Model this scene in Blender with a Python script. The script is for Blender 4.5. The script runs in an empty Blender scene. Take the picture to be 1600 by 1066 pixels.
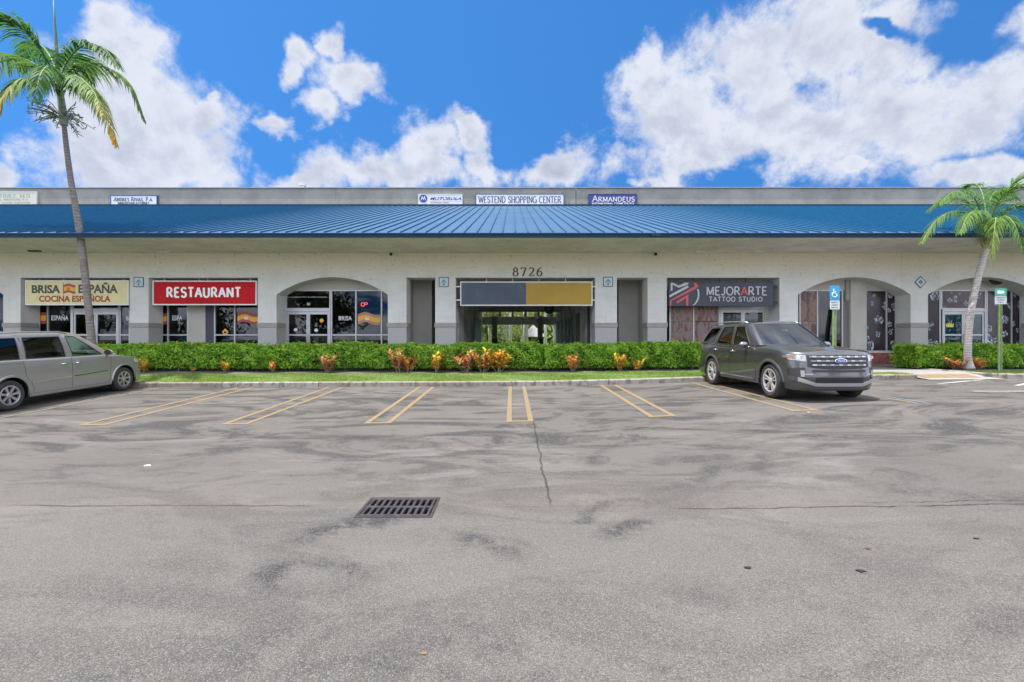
import bpy, bmesh, math, random
import numpy as np
from mathutils import Vector, Matrix, Euler
random.seed(7); rng = np.random.default_rng(7)
R = math.radians
sc = bpy.context.scene

# ------------------------------------------------------------------ camera
F = 740.0                       # focal length in photo pixels (photo is 1600 wide)
cd = bpy.data.cameras.new('camera'); cam = bpy.data.objects.new('camera', cd)
sc.collection.objects.link(cam); sc.camera = cam
cd.sensor_width = 36; cd.lens = F / 1600 * 36
cam.location = (0, 0, 1.7); cam.rotation_euler = (R(90), 0, 0)
cd.shift_y = -3 / 1600.0
cd.clip_start = .05; cd.clip_end = 4000

# ------------------------------------------------------------------ sun and sky
SUN_DIR = Vector((-.27, -.10, .955)).normalized()
sl = bpy.data.lights.new('sun', 'SUN'); sl.energy = 2.1; sl.angle = R(.53); sl.color = (1, .955, .88)
so = bpy.data.objects.new('sun', sl); sc.collection.objects.link(so)
so.rotation_euler = SUN_DIR.to_track_quat('Z', 'Y').to_euler()
sc.view_settings.view_transform = 'Standard'; sc.view_settings.look = 'None'
sc.view_settings.gamma = 1; sc.view_settings.exposure = 1.9
sc.view_settings.use_curve_mapping = False

class NT:
    """small helper round a node tree"""
    def __init__(s, tree): s.t = tree; s.n = tree.nodes; s.l = tree.links
    def new(s, typ, **kw):
        nd = s.n.new(typ)
        for k, v in kw.items():
            if k.startswith('_'): setattr(nd, k[1:], v)
            else: nd.inputs[k.replace('_', ' ')].default_value = v
        return nd
    def sock(s, a, inp):
        if isinstance(a, bpy.types.NodeSocket): s.l.new(a, inp)
        else: inp.default_value = a
    def m(s, op, a, b=0.0, c=0.0, clamp=False):
        nd = s.n.new('ShaderNodeMath'); nd.operation = op; nd.use_clamp = clamp
        for i, v in enumerate((a, b, c)): s.sock(v, nd.inputs[i])
        return nd.outputs[0]
    def ramp(s, f, stops, interp='LINEAR'):
        nd = s.n.new('ShaderNodeValToRGB'); nd.color_ramp.interpolation = interp
        e = nd.color_ramp.elements
        while len(e) > 1: e.remove(e[-1])
        e[0].position = stops[0][0]; e[0].color = (*stops[0][1], 1)
        for p, c in stops[1:]:
            x = e.new(p); x.color = (*c, 1)
        s.l.new(f, nd.inputs[0]); return nd.outputs[0]
    def mix(s, f, a, b, mode='MIX'):
        nd = s.n.new('ShaderNodeMix'); nd.data_type = 'RGBA'; nd.blend_type = mode
        s.sock(f, nd.inputs[0])
        for v, i in ((a, 6), (b, 7)):
            if isinstance(v, tuple) and len(v) == 3: v = (*v, 1)
            s.sock(v, nd.inputs[i])
        return nd.outputs[2]
    def noise(s, vec, scale, detail=4, rough=.55, dist=0.0):
        nd = s.n.new('ShaderNodeTexNoise'); nd.inputs['Scale'].default_value = scale
        nd.inputs['Detail'].default_value = detail; nd.inputs['Roughness'].default_value = rough
        nd.inputs['Distortion'].default_value = dist
        if vec is not None: s.l.new(vec, nd.inputs['Vector'])
        return nd.outputs[0]
    def smooth(s, x, lo, hi, a=0.0, b=1.0):
        nd = s.n.new('ShaderNodeMapRange'); nd.interpolation_type = 'SMOOTHSTEP'
        s.sock(x, nd.inputs[0]); nd.inputs[1].default_value = lo; nd.inputs[2].default_value = hi
        nd.inputs[3].default_value = a; nd.inputs[4].default_value = b
        return nd.outputs[0]
    def mapping(s, vec, scale=(1, 1, 1), loc=(0, 0, 0), rot=(0, 0, 0)):
        nd = s.n.new('ShaderNodeMapping'); nd.inputs['Scale'].default_value = scale
        nd.inputs['Location'].default_value = loc; nd.inputs['Rotation'].default_value = rot
        s.l.new(vec, nd.inputs[0]); return nd.outputs[0]

w = bpy.data.worlds.new("World"); sc.world = w; w.use_nodes = True
T = NT(w.node_tree); bg = w.node_tree.nodes['Background']
sky = T.new('ShaderNodeTexSky', _sky_type='NISHITA', _sun_disc=False)
sky.sun_elevation = math.asin(SUN_DIR.z); sky.sun_rotation = math.atan2(SUN_DIR.x, SUN_DIR.y)
sky.air_density = 1.0; sky.dust_density = .4; sky.ozone_density = 2.2; sky.altitude = 0
tc = T.new('ShaderNodeTexCoord'); D = tc.outputs['Generated']
sp = T.new('ShaderNodeSeparateXYZ'); T.l.new(D, sp.inputs[0])
dx, dy, dz = sp.outputs
up_ = T.new('ShaderNodeVectorMath', _operation='ADD'); T.l.new(D, up_.inputs[0]); up_.inputs[1].default_value = (0, 0, .38)
un_ = T.new('ShaderNodeVectorMath', _operation='NORMALIZE'); T.l.new(up_.outputs[0], un_.inputs[0]); T.l.new(un_.outputs[0], sky.inputs[0])
# cloud field over the northern half of the sky, as bearings and heights
ydiv = T.m('MAXIMUM', dy, .12)
def cnoise(scale, amp, u, v, det=3):
    nd = T.new('ShaderNodeTexNoise'); nd.inputs['Scale'].default_value = scale; nd.inputs['Detail'].default_value = det; T.l.new(D, nd.inputs[0])
    s3 = T.new('ShaderNodeSeparateColor'); T.l.new(nd.outputs['Color'], s3.inputs[0])
    return T.m('ADD', u, T.m('MULTIPLY', T.m('SUBTRACT', s3.outputs[0], .5), amp)), T.m('ADD', v, T.m('MULTIPLY', T.m('SUBTRACT', s3.outputs[1], .5), amp))
U = T.m('DIVIDE', dx, ydiv); V = T.m('DIVIDE', dz, ydiv)
Vraw = V
U, V = cnoise(7.0, .16, U, V); U, V = cnoise(22.0, .085, U, V, 6)
BL = [(155,40,42,36),(205,95,75,60),(235,160,85,75),(300,200,80,55),(340,265,75,50),(190,235,140,70),(262,262,140,55),(120,150,60,70),
 (322,157,18,16),(425,193,34,18),(472,98,30,30),(520,80,16,30),(548,128,44,34),(510,165,30,24),(0,275,26,40),
 (470,285,60,24),(515,268,50,38),(585,262,42,36),(655,232,52,44),(640,278,100,36),(745,244,32,38),(722,198,42,20),(864,272,58,30),
 (1010,120,32,52),(1035,285,40,18),(1080,190,95,85),(1170,110,110,95),(1290,60,150,85),(1240,200,190,80),(1400,160,160,75),(1470,180,160,50),(1560,130,110,55),(1090,250,120,40),(1390,60,70,80),
 (1540,272,95,26),(1640,60,60,50),(1330,262,40,18)]
HOLES = [(1382,46,40,14),(1500,62,60,30),(1470,40,40,30)]
warp = T.noise(T.mapping(D, (1, 1, 1.15)), 4.6, 9, .62, .25)
warp2 = T.noise(T.mapping(D, (1, 1, 1), (3, 1, 2)), 15, 9, .68, .15)
warpB = T.noise(T.mapping(D, (1, 1, 1.15), (.012, 0, .035)), 4.6, 9, .62, .25)
warpC = T.noise(T.mapping(D, (1, 1, 1), (3.006, 1, 2.012)), 15, 6, .62, .15)
def blobs(L, uu, vv):
    f = None
    for (x, y, rx, ry) in L:
        a = T.m('MULTIPLY', T.m('SUBTRACT', uu, (x - 800) / F), F / rx)
        b = T.m('MULTIPLY', T.m('SUBTRACT', vv, (530 - y) / F), F / ry)
        d = T.m('SUBTRACT', 1.18, T.m('POWER', T.m('ADD', T.m('MULTIPLY', a, a), T.m('MULTIPLY', b, b)), .5))
        f = d if f is None else T.m('SMOOTH_MAX', f, d, .15)
    return f
fld = T.m('MAXIMUM', blobs(BL, U, V), -2.0)
hol = T.m('ADD', blobs(HOLES, U, V), .1)
nz = T.m('ADD', T.m('MULTIPLY', T.m('SUBTRACT', warp, .5), 2.1), T.m('MULTIPLY', T.m('SUBTRACT', warp2, .5), 2.0))
hh_ = T.smooth(hol, -.1, 1.0, 0.0, .87)
front = T.m('SUBTRACT', T.m('MULTIPLY', T.m('ADD', fld, nz), T.m('SUBTRACT', 1.0, hh_)), T.m('MULTIPLY', hh_, .35))
# the rest of the sky: unseen cloud, added thick for fill light
rz = T.m('ADD', T.m('MAXIMUM', dz, 0.0), .25)
cb = T.new('ShaderNodeCombineXYZ'); T.l.new(T.m('DIVIDE', dx, rz), cb.inputs[0]); T.l.new(T.m('DIVIDE', dy, rz), cb.inputs[1])
rest = T.m('MULTIPLY', T.m('SUBTRACT', T.noise(cb.outputs[0], 1.4, 7, .6), .40), 6.0)
isf = T.smooth(dy, .05, .42)
top = T.smooth(Vraw, .78, .95)
isf = T.m('MULTIPLY', isf, T.m('SUBTRACT', 1.0, top))
mx = T.new('ShaderNodeMix'); T.l.new(isf, mx.inputs[0]); T.l.new(rest, mx.inputs[2]); T.l.new(front, mx.inputs[3])
dens = mx.outputs[0]
mask = T.smooth(dens, -.22, .62)
core = T.smooth(dens, .35, 2.4)
rel = T.m('ADD', T.m('MULTIPLY', T.m('SUBTRACT', warpB, warp), 5.0), T.m('MULTIPLY', T.m('SUBTRACT', warpC, warp2), 1.5))
relief = T.smooth(rel, -.35, .55)
bil = T.noise(T.mapping(D, (1, 1, 1.6), (1, 5, 2)), 5, 4, .5, .5)
shade = T.m('ADD', T.m('MULTIPLY', core, T.smooth(bil, .34, .66, .15, .75)), T.m('MULTIPLY', relief, .42), clamp=True) if False else T.m('MINIMUM', 1.0, T.m('ADD', T.m('MULTIPLY', core, T.smooth(bil, .36, .62, .15, .95)), T.m('MULTIPLY', T.m('MULTIPLY', relief, T.smooth(dens, .0, .7)), .45)))
ccol = T.mix(shade, (.92, .95, 1.04), (.44, .485, .63))
skyc = T.mix(1.0, sky.outputs[0], (.26, .66, .98), 'MULTIPLY')
hz = T.smooth(dz, .0, .5, 1.0, .0)
SKY_S = .06
skys = T.mix(1.0, skyc, (SKY_S,) * 3, 'MULTIPLY')
CL = .245; CLR = .80      # cloud in view; unseen cloud overhead and behind, brightened as fill light
cl = T.mix(1.0, ccol, T.mix(T.smooth(dy, .0, .50), (CLR,) * 3, (CL,) * 3), 'MULTIPLY')
fin = T.mix(T.m('MULTIPLY', mask, .94), skys, cl)
T.l.new(fin, bg.inputs[0]); bg.inputs[1].default_value = 1.0

# ------------------------------------------------------------------ materials
MATS = {}
def mat(name, col, rough=.6, metal=0.0, var=0.0, vscale=3.0, bump=0.0, bscale=40.0, spec=None, coat=0.0, emit=None, dirt=None, coords='Object'):
    if name in MATS: return MATS[name]
    m = bpy.data.materials.new(name); m.use_nodes = True; t = NT(m.node_tree)
    b = t.n['Principled BSDF']; b.inputs['Roughness'].default_value = rough; b.inputs['Metallic'].default_value = metal
    if spec is not None: b.inputs['Specular IOR Level'].default_value = spec
    if coat: b.inputs['Coat Weight'].default_value = coat; b.inputs['Coat Roughness'].default_value = .04
    o = t.new('ShaderNodeTexCoord').outputs[coords]
    c = (*col, 1)
    if var:
        n = t.noise(o, vscale, 5, .6)
        c = t.mix(t.smooth(n, .3, .7), tuple(x * (1 - var) for x in col), tuple(min(1, x * (1 + var)) for x in col))
    if dirt:
        n2 = t.noise(t.mapping(o, (1, 1, dirt[2] if len(dirt) > 2 else 1)), dirt[1], 8, .7)
        c = t.mix(t.smooth(n2, .56, .72), c if not isinstance(c, tuple) else c, tuple(x * dirt[0] for x in col))
    t.sock(c, b.inputs['Base Color'])
    if bump:
        n3 = t.noise(o, bscale, 6, .65); bp = t.new('ShaderNodeBump', Strength=bump, Distance=.01)
        t.l.new(n3, bp.inputs['Height']); t.l.new(bp.outputs[0], b.inputs['Normal'])
    if emit: b.inputs['Emission Color'].default_value = (*emit[0], 1); b.inputs['Emission Strength'].default_value = emit[1]
    MATS[name] = m; return m

def leaf_mat(name, stops, rough=.45, trans=.35, attr=False, clump=0.0, cs=2.2):
    m = bpy.data.materials.new(name); m.use_nodes = True; t = NT(m.node_tree)
    b = t.n['Principled BSDF']; b.inputs['Roughness'].default_value = rough
    if attr:
        a = t.new('ShaderNodeAttribute', _attribute_name='tint'); f = a.outputs['Fac']
    else:
        g = t.new('ShaderNodeNewGeometry'); f = g.outputs['Random Per Island']
    if clump:
        o = t.new('ShaderNodeTexCoord').outputs['Object']
        f = t.m('ADD', t.m('MULTIPLY', f, 1 - clump), t.m('MULTIPLY', t.smooth(t.noise(o, cs, 5, .7), .33, .67), clump))
    c = t.ramp(f, stops); t.l.new(c, b.inputs['Base Color']); b.inputs['Specular IOR Level'].default_value = .3
    tr = t.new('ShaderNodeBsdfTranslucent'); t.l.new(c, tr.inputs[0])
    mixs = t.new('ShaderNodeMixShader', Fac=trans)
    t.l.new(b.outputs[0], mixs.inputs[1]); t.l.new(tr.outputs[0], mixs.inputs[2])
    t.l.new(mixs.outputs[0], t.n['Material Output'].inputs[0]); return m

def glass_mat(name, tint=(.5, .55, .55), ior=1.7, rough=.0):
    m = bpy.data.materials.new(name); m.use_nodes = True; t = NT(m.node_tree)
    t.n.remove(t.n['Principled BSDF'])
    gl = t.new('ShaderNodeBsdfGlossy', Roughness=rough); gl.inputs[0].default_value = (1, 1, 1, 1)
    tr = t.new('ShaderNodeBsdfTransparent'); tr.inputs[0].default_value = (*tint, 1)
    fr = t.new('ShaderNodeFresnel', IOR=ior); mx = t.new('ShaderNodeMixShader')
    t.l.new(fr.outputs[0], mx.inputs[0]); t.l.new(tr.outputs[0], mx.inputs[1]); t.l.new(gl.outputs[0], mx.inputs[2])
    t.l.new(mx.outputs[0], t.n['Material Output'].inputs[0]); return m

def wall_material():
    m = bpy.data.materials.new('stucco'); m.use_nodes = True; t = NT(m.node_tree); b = t.n['Principled BSDF']
    b.inputs['Roughness'].default_value = .85
    o = t.new('ShaderNodeTexCoord').outputs['Object']
    s = t.new('ShaderNodeSeparateXYZ'); t.l.new(o, s.inputs[0]); z = s.outputs[2]
    n1 = t.noise(o, 1.1, 6, .6); n2 = t.noise(t.mapping(o, (1, 1, .35)), 2.2, 8, .7); n3 = t.noise(o, 9, 6, .7)
    c = t.mix(t.smooth(n1, .3, .7), (.60, .60, .57), (.69, .685, .65))
    # cream tint near the soffit, uneven edge; lightened to offset the overhang's shade
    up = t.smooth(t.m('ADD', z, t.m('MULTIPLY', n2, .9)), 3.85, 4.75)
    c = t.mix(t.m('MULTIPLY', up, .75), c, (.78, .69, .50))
    # hand trowelled courses and faint run marks
    c = t.mix(t.smooth(t.noise(t.mapping(o, (.5, 1, 5)), 2.6, 6, .7), .50, .66, 0, .30), c, (.46, .45, .42))
    c = t.mix(t.smooth(t.noise(t.mapping(o, (6, 1, .25)), 1.0, 5, .7), .56, .70, 0, .30), c, (.40, .385, .34))
    # mildew specks under the soffit and over the arches
    band = t.m('MULTIPLY', t.smooth(z, 2.9, 3.9), t.smooth(n3, .54, .66))
    c = t.mix(t.m('MULTIPLY', band, t.smooth(n2, .42, .60, 0, .7)), c, (.24, .23, .19))
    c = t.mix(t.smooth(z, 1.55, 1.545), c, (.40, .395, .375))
    # splashed dirt at the foot
    low = t.smooth(t.m('ADD', z, t.m('MULTIPLY', n1, .8)), .9, .35)
    c = t.mix(t.m('MULTIPLY', low, .35), c, (.34, .32, .30))
    t.l.new(c, b.inputs['Base Color'])
    bp = t.new('ShaderNodeBump', Strength=.5, Distance=.02); t.l.new(t.noise(o, 14, 8, .75), bp.inputs['Height'])
    t.l.new(bp.outputs[0], b.inputs['Normal']); return m
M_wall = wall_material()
M_band = mat('band paint', (.33, .30, .27), .8, var=.1, bump=.2)
M_soffit = mat('soffit stucco', (.68, .65, .59), .9, var=.12, vscale=1.2, bump=.25, bscale=20, dirt=(.55, 5))
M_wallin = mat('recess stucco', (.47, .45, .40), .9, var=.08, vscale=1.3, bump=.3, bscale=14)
M_dim = mat('passage paint', (.62, .58, .54), .9, var=.15, vscale=1.5)
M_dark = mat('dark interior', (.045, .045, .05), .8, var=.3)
M_black = mat('black trim', (.012, .012, .013), .5)
M_par = mat('parapet stucco', (.235, .23, .208), .9, var=.14, vscale=.7, bump=.3, bscale=8, dirt=(.72, 1.1, .25))
M_metal = mat('aluminium frame', (.50, .50, .51), .4, .35, var=.06)
M_roof = mat('blue roof metal', (.038, .084, .152), .5, .0, var=.10, vscale=.35, spec=.28)
M_rib = mat('blue roof rib', (.006, .088, .190), .6, .0, var=.1, spec=.2)
M_fascia = mat('blue fascia', (.006, .030, .065), .7, spec=.2)
M_tile = mat('walk concrete', (.24, .23, .215), .85, var=.12, bump=.2)
M_brick = mat('red brick base', (.26, .085, .07), .8, var=.3, vscale=8, bump=.4)
M_white = mat('white paint', (.78, .78, .76), .5, var=.04)
M_glass = glass_mat('shop glass', (.50, .54, .54), 1.55)

def asphalt():
    m = bpy.data.materials.new('asphalt'); m.use_nodes = True; t = NT(m.node_tree); b = t.n['Principled BSDF']
    o = t.new('ShaderNodeTexCoord').outputs['Object']
    s = t.new('ShaderNodeSeparateXYZ'); t.l.new(o, s.inputs[0]); x, y = s.outputs[0], s.outputs[1]
    big = t.noise(o, .22, 5, .6, .4)
    c = t.mix(t.smooth(big, .3, .7), (.092, .084, .076), (.122, .111, .100))
    # dust and wash streaks drawn out along the bays
    st = t.noise(t.mapping(o, (.32, .95, 1), (0, 0, 0), (0, 0, .12)), .95, 8, .68, 1.6)
    c = t.mix(t.m('MULTIPLY', t.smooth(st, .50, .68, 0, .8), t.smooth(y, 3.2, 6.0, .25, 1.0)), c, (.150, .142, .132))
    far = t.smooth(y, 4.0, 8.0, .38, 1.0)
    dk = t.noise(t.mapping(o, (.45, 1.05, 1), (7, 3, 0), (0, 0, -.18)), .85, 9, .72, 1.9)
    grit = t.smooth(t.noise(o, 34, 5, .8), .40, .58, .45, 1.0)
    c = t.mix(t.m('MULTIPLY', t.m('MULTIPLY', t.smooth(dk, .46, .60, 0, 1.0), far), grit), c, (.022, .0215, .023))
    fk = t.noise(t.mapping(o, (.6, 1.6, 1), (1, 8, 0), (0, 0, .3)), 2.6, 9, .75, 1.2)
    c = t.mix(t.m('MULTIPLY', t.m('MULTIPLY', t.smooth(fk, .54, .66, 0, .55), t.smooth(y, 2.5, 5.5, .3, 1)), grit), c, (.034, .033, .034))
    # tyre scuffs: arcs
    def arc(cx, cy, r, wd, a0, a1, k):
        ddx = t.m('SUBTRACT', x, cx); ddy = t.m('SUBTRACT', y, cy)
        d = t.m('POWER', t.m('ADD', t.m('MULTIPLY', ddx, ddx), t.m('MULTIPLY', ddy, ddy)), .5)
        nn = t.noise(o, 3.1, 5, .7)
        e = t.m('ABSOLUTE', t.m('SUBTRACT', t.m('ADD', d, t.m('MULTIPLY', t.m('SUBTRACT', nn, .5), .30)), r))
        f = t.smooth(e, wd * 1.5, wd * .1)
        an = t.m('ARCTAN2', ddy, ddx)
        g = t.m('MULTIPLY', t.smooth(an, a0, a0 + .5), t.smooth(an, a1, a1 - .5))
        return t.m('MULTIPLY', t.m('MULTIPLY', f, g), t.m('MULTIPLY', t.smooth(t.noise(o, 6, 5, .7), .32, .6), k))
    for a in ((-1.15, 3.75, .70, .17, 1.2, 3.1, .9), (-1.15, 3.75, .70, .13, -3.2, -1.9, .7), (-.65, 3.35, .75, .12, .2, 1.6, .6), (-1.5, 3.1, .5, .12, .3, 2.6, .6), (1.25, 3.9, .45, .12, 1.2, 3.1, .7), (1.3, 4.35, .62, .10, .9, 3.6, .5), (2.4, 6.2, 1.3, .10, 1.2, 3.8, .4),
              (1.7, 6.3, .9, .12, -1.9, .2, .45), (4.2, 5.7, 1.1, .12, 1.7, 4.0, .4), (-2.3, 6.1, 1.6, .16, .1, 2.2, .4), (5.2, 6.6, 1.7, .2, -2.6, -.6, .4)):
        c = t.mix(t.m('MINIMUM', 1.0, t.m('MULTIPLY', t.m('MULTIPLY', arc(*a), grit), 1.6)), c, (.019, .019, .021))
    # worn patches with the binder showing close to the viewer
    oil = t.noise(t.mapping(o, (1, 1, 1), (3, 9, 0)), .75, 7, .75)
    c = t.mix(t.m('MULTIPLY', t.smooth(oil, .47, .62, 0, .55), t.smooth(y, 3.8, 2.3)), c, (.026, .0255, .027))
    # aggregate
    vo = t.new('ShaderNodeTexVoronoi', Scale=190.0); t.l.new(o, vo.inputs['Vector'])
    sepc = t.new('ShaderNodeSeparateColor'); t.l.new(vo.outputs['Color'], sepc.inputs[0])
    stone = t.smooth(sepc.outputs[0], .55, 1.0); dark = t.smooth(sepc.outputs[1], .60, 1.0)
    nearf = t.smooth(y, 8, 2.5, .25, 1)
    c = t.mix(t.m('MULTIPLY', dark, t.m('MULTIPLY', nearf, .66)), c, (.022, .022, .024))
    c = t.mix(t.m('MULTIPLY', stone, t.m('MULTIPLY', nearf, .55)), c, (.23, .222, .21))
    # cracks: one along the lane, one running out to it, hairlines
    def crack(coord, other, at, wd, lo, hi, amp, k):
        nn = t.noise(o, 1.3, 6, .65); n2 = t.noise(t.mapping(o, (1, 1, 1), (5, 5, 0)), 2.0, 3)
        e = t.m('ABSOLUTE', t.m('SUBTRACT', t.m('ADD', coord, t.m('MULTIPLY', t.m('SUBTRACT', nn, .5), amp)), at))
        f = t.smooth(e, wd, wd * .15)
        g = t.m('MULTIPLY', t.smooth(other, lo, lo + .3), t.smooth(other, hi, hi - .3))
        return t.m('MULTIPLY', t.m('MULTIPLY', f, g), t.m('MULTIPLY', t.smooth(n2, .28, .42), k))
    for a in ((y, x, 4.83, .020, -9, -1.9, .16, .95), (y, x, 4.80, .014, -.3, 1.6, .16, .3), (y, x, 4.72, .020, 1.5, 9, .22, .95), (y, x, 4.82, .016, 3.4, 9, .3, .8),
              (x, y, .40, .020, 4.7, 9.1, .16, .8), (y, x, 7.4, .014, 4.5, 12, .9, .4)):
        c = t.mix(crack(*a), c, (.016, .015, .015))
    # rust-coloured dust along the lane joint
    e = t.m('ABSOLUTE', t.m('SUBTRACT', y, 4.9)); c = t.mix(t.m('MULTIPLY', t.smooth(e, .55, .0, 0, .18), t.smooth(big, .35, .6)), c, (.145, .105, .082))
    t.l.new(c, b.inputs['Base Color'])
    b.inputs['Roughness'].default_value = .82; b.inputs['Specular IOR Level'].default_value = .35
    bp = t.new('ShaderNodeBump', Strength=.65, Distance=.006)
    h = t.m('ADD', sepc.outputs[0], t.noise(o, 60, 4, .7)); t.l.new(h, bp.inputs['Height']); t.l.new(bp.outputs[0], b.inputs['Normal'])
    return m
M_asph = asphalt()

# ------------------------------------------------------------------ object helpers
def tag(o, label=None, cat=None, group=None, kind=None):
    if label: o['label'] = label
    if cat: o['category'] = cat
    if group: o['group'] = group
    if kind: o['kind'] = kind
    return o
def link(o, parent=None):
    sc.collection.objects.link(o)
    if parent is not None: o.parent = parent
    return o
def thing(name, label, cat, loc=(0, 0, 0), group=None, rot=(0, 0, 0)):
    o = bpy.data.objects.new(name, None); o.empty_display_size = .2; link(o)
    o.location = loc; o.rotation_euler = rot
    return tag(o, label, cat, group)
def root_of(o):
    while o.parent: o = o.parent
    return o
class MB:
    def __init__(s): s.v = []; s.f = []
    def add(s, vs, fs):
        b = len(s.v); s.v += [tuple(v) for v in vs]; s.f += [tuple(i + b for i in f) for f in fs]; return s
    def box(s, x0, x1, y0, y1, z0, z1):
        return s.add([(x0,y0,z0),(x1,y0,z0),(x1,y1,z0),(x0,y1,z0),(x0,y0,z1),(x1,y0,z1),(x1,y1,z1),(x0,y1,z1)],
              [(0,3,2,1),(4,5,6,7),(0,1,5,4),(1,2,6,5),(2,3,7,6),(3,0,4,7)])
    def quad(s, a, b, c, d): return s.add([a, b, c, d], [(0, 1, 2, 3)])
    def tube(s, pts, rad, n=8, caps=True):
        pts = [Vector(p) for p in pts]; k = len(pts)
        rs = rad if isinstance(rad, (list, tuple)) else [rad] * k
        up = Vector((0, 0, 1)); vs = []; fs = []; prev = None
        for i, p in enumerate(pts):
            d = (pts[min(i+1, k-1)] - pts[max(i-1, 0)]).normalized()
            if prev is None:
                a = d.cross(up if abs(d.z) < .95 else Vector((1, 0, 0))).normalized()
            else: a = (prev - d * prev.dot(d)).normalized()
            prev = a; b = d.cross(a)
            for j in range(n):
                t = 2 * math.pi * j / n; vs.append(p + (a * math.cos(t) + b * math.sin(t)) * rs[i])
        for i in range(k - 1):
            for j in range(n):
                q = i * n + j; r = i * n + (j + 1) % n; fs.append((q, r, r + n, q + n))
        if caps: fs.append(tuple(range(n))[::-1]); fs.append(tuple((k - 1) * n + j for j in range(n)))
        return s.add(vs, fs)
    def grid(s, P, close=False):
        n = len(P); m = len(P[0]); vs = [p for r in P for p in r]
        fs = [(i*m+j, i*m+j+1, (i+1)*m+j+1, (i+1)*m+j) for i in range(n-1) for j in range(m-1)]
        return s.add(vs, fs)
    def prism(s, poly, y0, y1):
        """polygon in x,z extruded along y"""
        n = len(poly); vs = [(x, y0, z) for x, z in poly] + [(x, y1, z) for x, z in poly]
        fs = [tuple(range(n)), tuple(range(2*n-1, n-1, -1))] + [(i, i+n, (i+1) % n + n, (i+1) % n) for i in range(n)]
        return s.add(vs, fs)
    def build(s, name, m, parent=None, smooth=False, world=True, bevel=0.0, recalc=True, auto=None):
        me = bpy.data.meshes.new(name)
        off = Vector((0, 0, 0))
        if parent is not None and world: off = root_of(parent).location
        me.from_pydata([(v[0]-off.x, v[1]-off.y, v[2]-off.z) for v in s.v], [], s.f)
        if recalc:
            bm = bmesh.new(); bm.from_mesh(me); bmesh.ops.recalc_face_normals(bm, faces=bm.faces); bm.to_mesh(me); bm.free()
        me.update()
        for mm in (m if isinstance(m, (list, tuple)) else [m]): me.materials.append(mm)
        o = bpy.data.objects.new(name, me); link(o, parent)
        if bevel:
            md = o.modifiers.new('bevel', 'BEVEL'); md.width = bevel; md.segments = 2; md.limit_method = 'ANGLE'
        if smooth:
            me.shade_smooth()
            if auto: me.set_sharp_from_angle(angle=R(auto))
        return o
def fast_mesh(name, V, Fq, m, parent=None, attr=None, smooth=False):
    """V (n,3) numpy, Fq (k,3|4) numpy"""
    me = bpy.data.meshes.new(name); n = len(V); k, c = Fq.shape
    if parent is not None: V = V - np.array(root_of(parent).location)
    me.vertices.add(n); me.vertices.foreach_set('co', V.astype(np.float32).ravel())
    me.loops.add(k * c); me.loops.foreach_set('vertex_index', Fq.astype(np.int32).ravel())
    me.polygons.add(k); me.polygons.foreach_set('loop_start', np.arange(0, k * c, c, dtype=np.int32))
    me.polygons.foreach_set('loop_total', np.full(k, c, dtype=np.int32))
    me.update(calc_edges=True)
    if attr is not None:
        a = me.attributes.new('tint', 'FLOAT', 'POINT'); a.data.foreach_set('value', attr.astype(np.float32))
    me.materials.append(m); o = bpy.data.objects.new(name, me); link(o, parent)
    if smooth: me.shade_smooth()
    return o
def wx(px, Y): return (px - 800) / F * Y          # bearing of a photo column, at distance Y
def wz(py, Y): return 1.7 + (530 - py) / F * Y

# ------------------------------------------------------------------ lettering
def text_mesh(name, s, x, z, y, width, height, m, parent, bold=0.0, ext=.004, shear=0.0, align=None):
    """word in the built-in face, scaled to width x height, facing -y; x,z = lower left corner"""
    cu = bpy.data.curves.new('t', 'FONT'); cu.body = s; cu.offset = bold; cu.extrude = 0; cu.shear = shear; cu.resolution_u = 3
    to = bpy.data.objects.new('t', cu); sc.collection.objects.link(to)
    dg = bpy.context.evaluated_depsgraph_get(); dg.update()
    me = bpy.data.meshes.new_from_object(to.evaluated_get(dg)); bpy.data.objects.remove(to)
    co = np.array([v.co for v in me.vertices]); mn = co.min(0); mxx = co.max(0)
    off = root_of(parent).location if parent else Vector((0, 0, 0))
    for v in me.vertices:
        a = (v.co.x - mn[0]) / (mxx[0] - mn[0]) * width + x; b = (v.co.y - mn[1]) / (mxx[1] - mn[1]) * height + z
        v.co = (a - off.x, y - off.y, b - off.z)
    me.name = name; me.materials.clear(); me.materials.append(m)
    o = bpy.data.objects.new(name, me); link(o, parent)
    md = o.modifiers.new('s', 'SOLIDIFY'); md.thickness = ext; md.offset = 0
    return o
def arcp(cx, cy, rx, ry, a0, a1, n=10):
    return [(cx + rx * math.cos(R(a0 + (a1-a0) * i / n)), cy + ry * math.sin(R(a0 + (a1-a0) * i / n))) for i in range(n + 1)]
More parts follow.
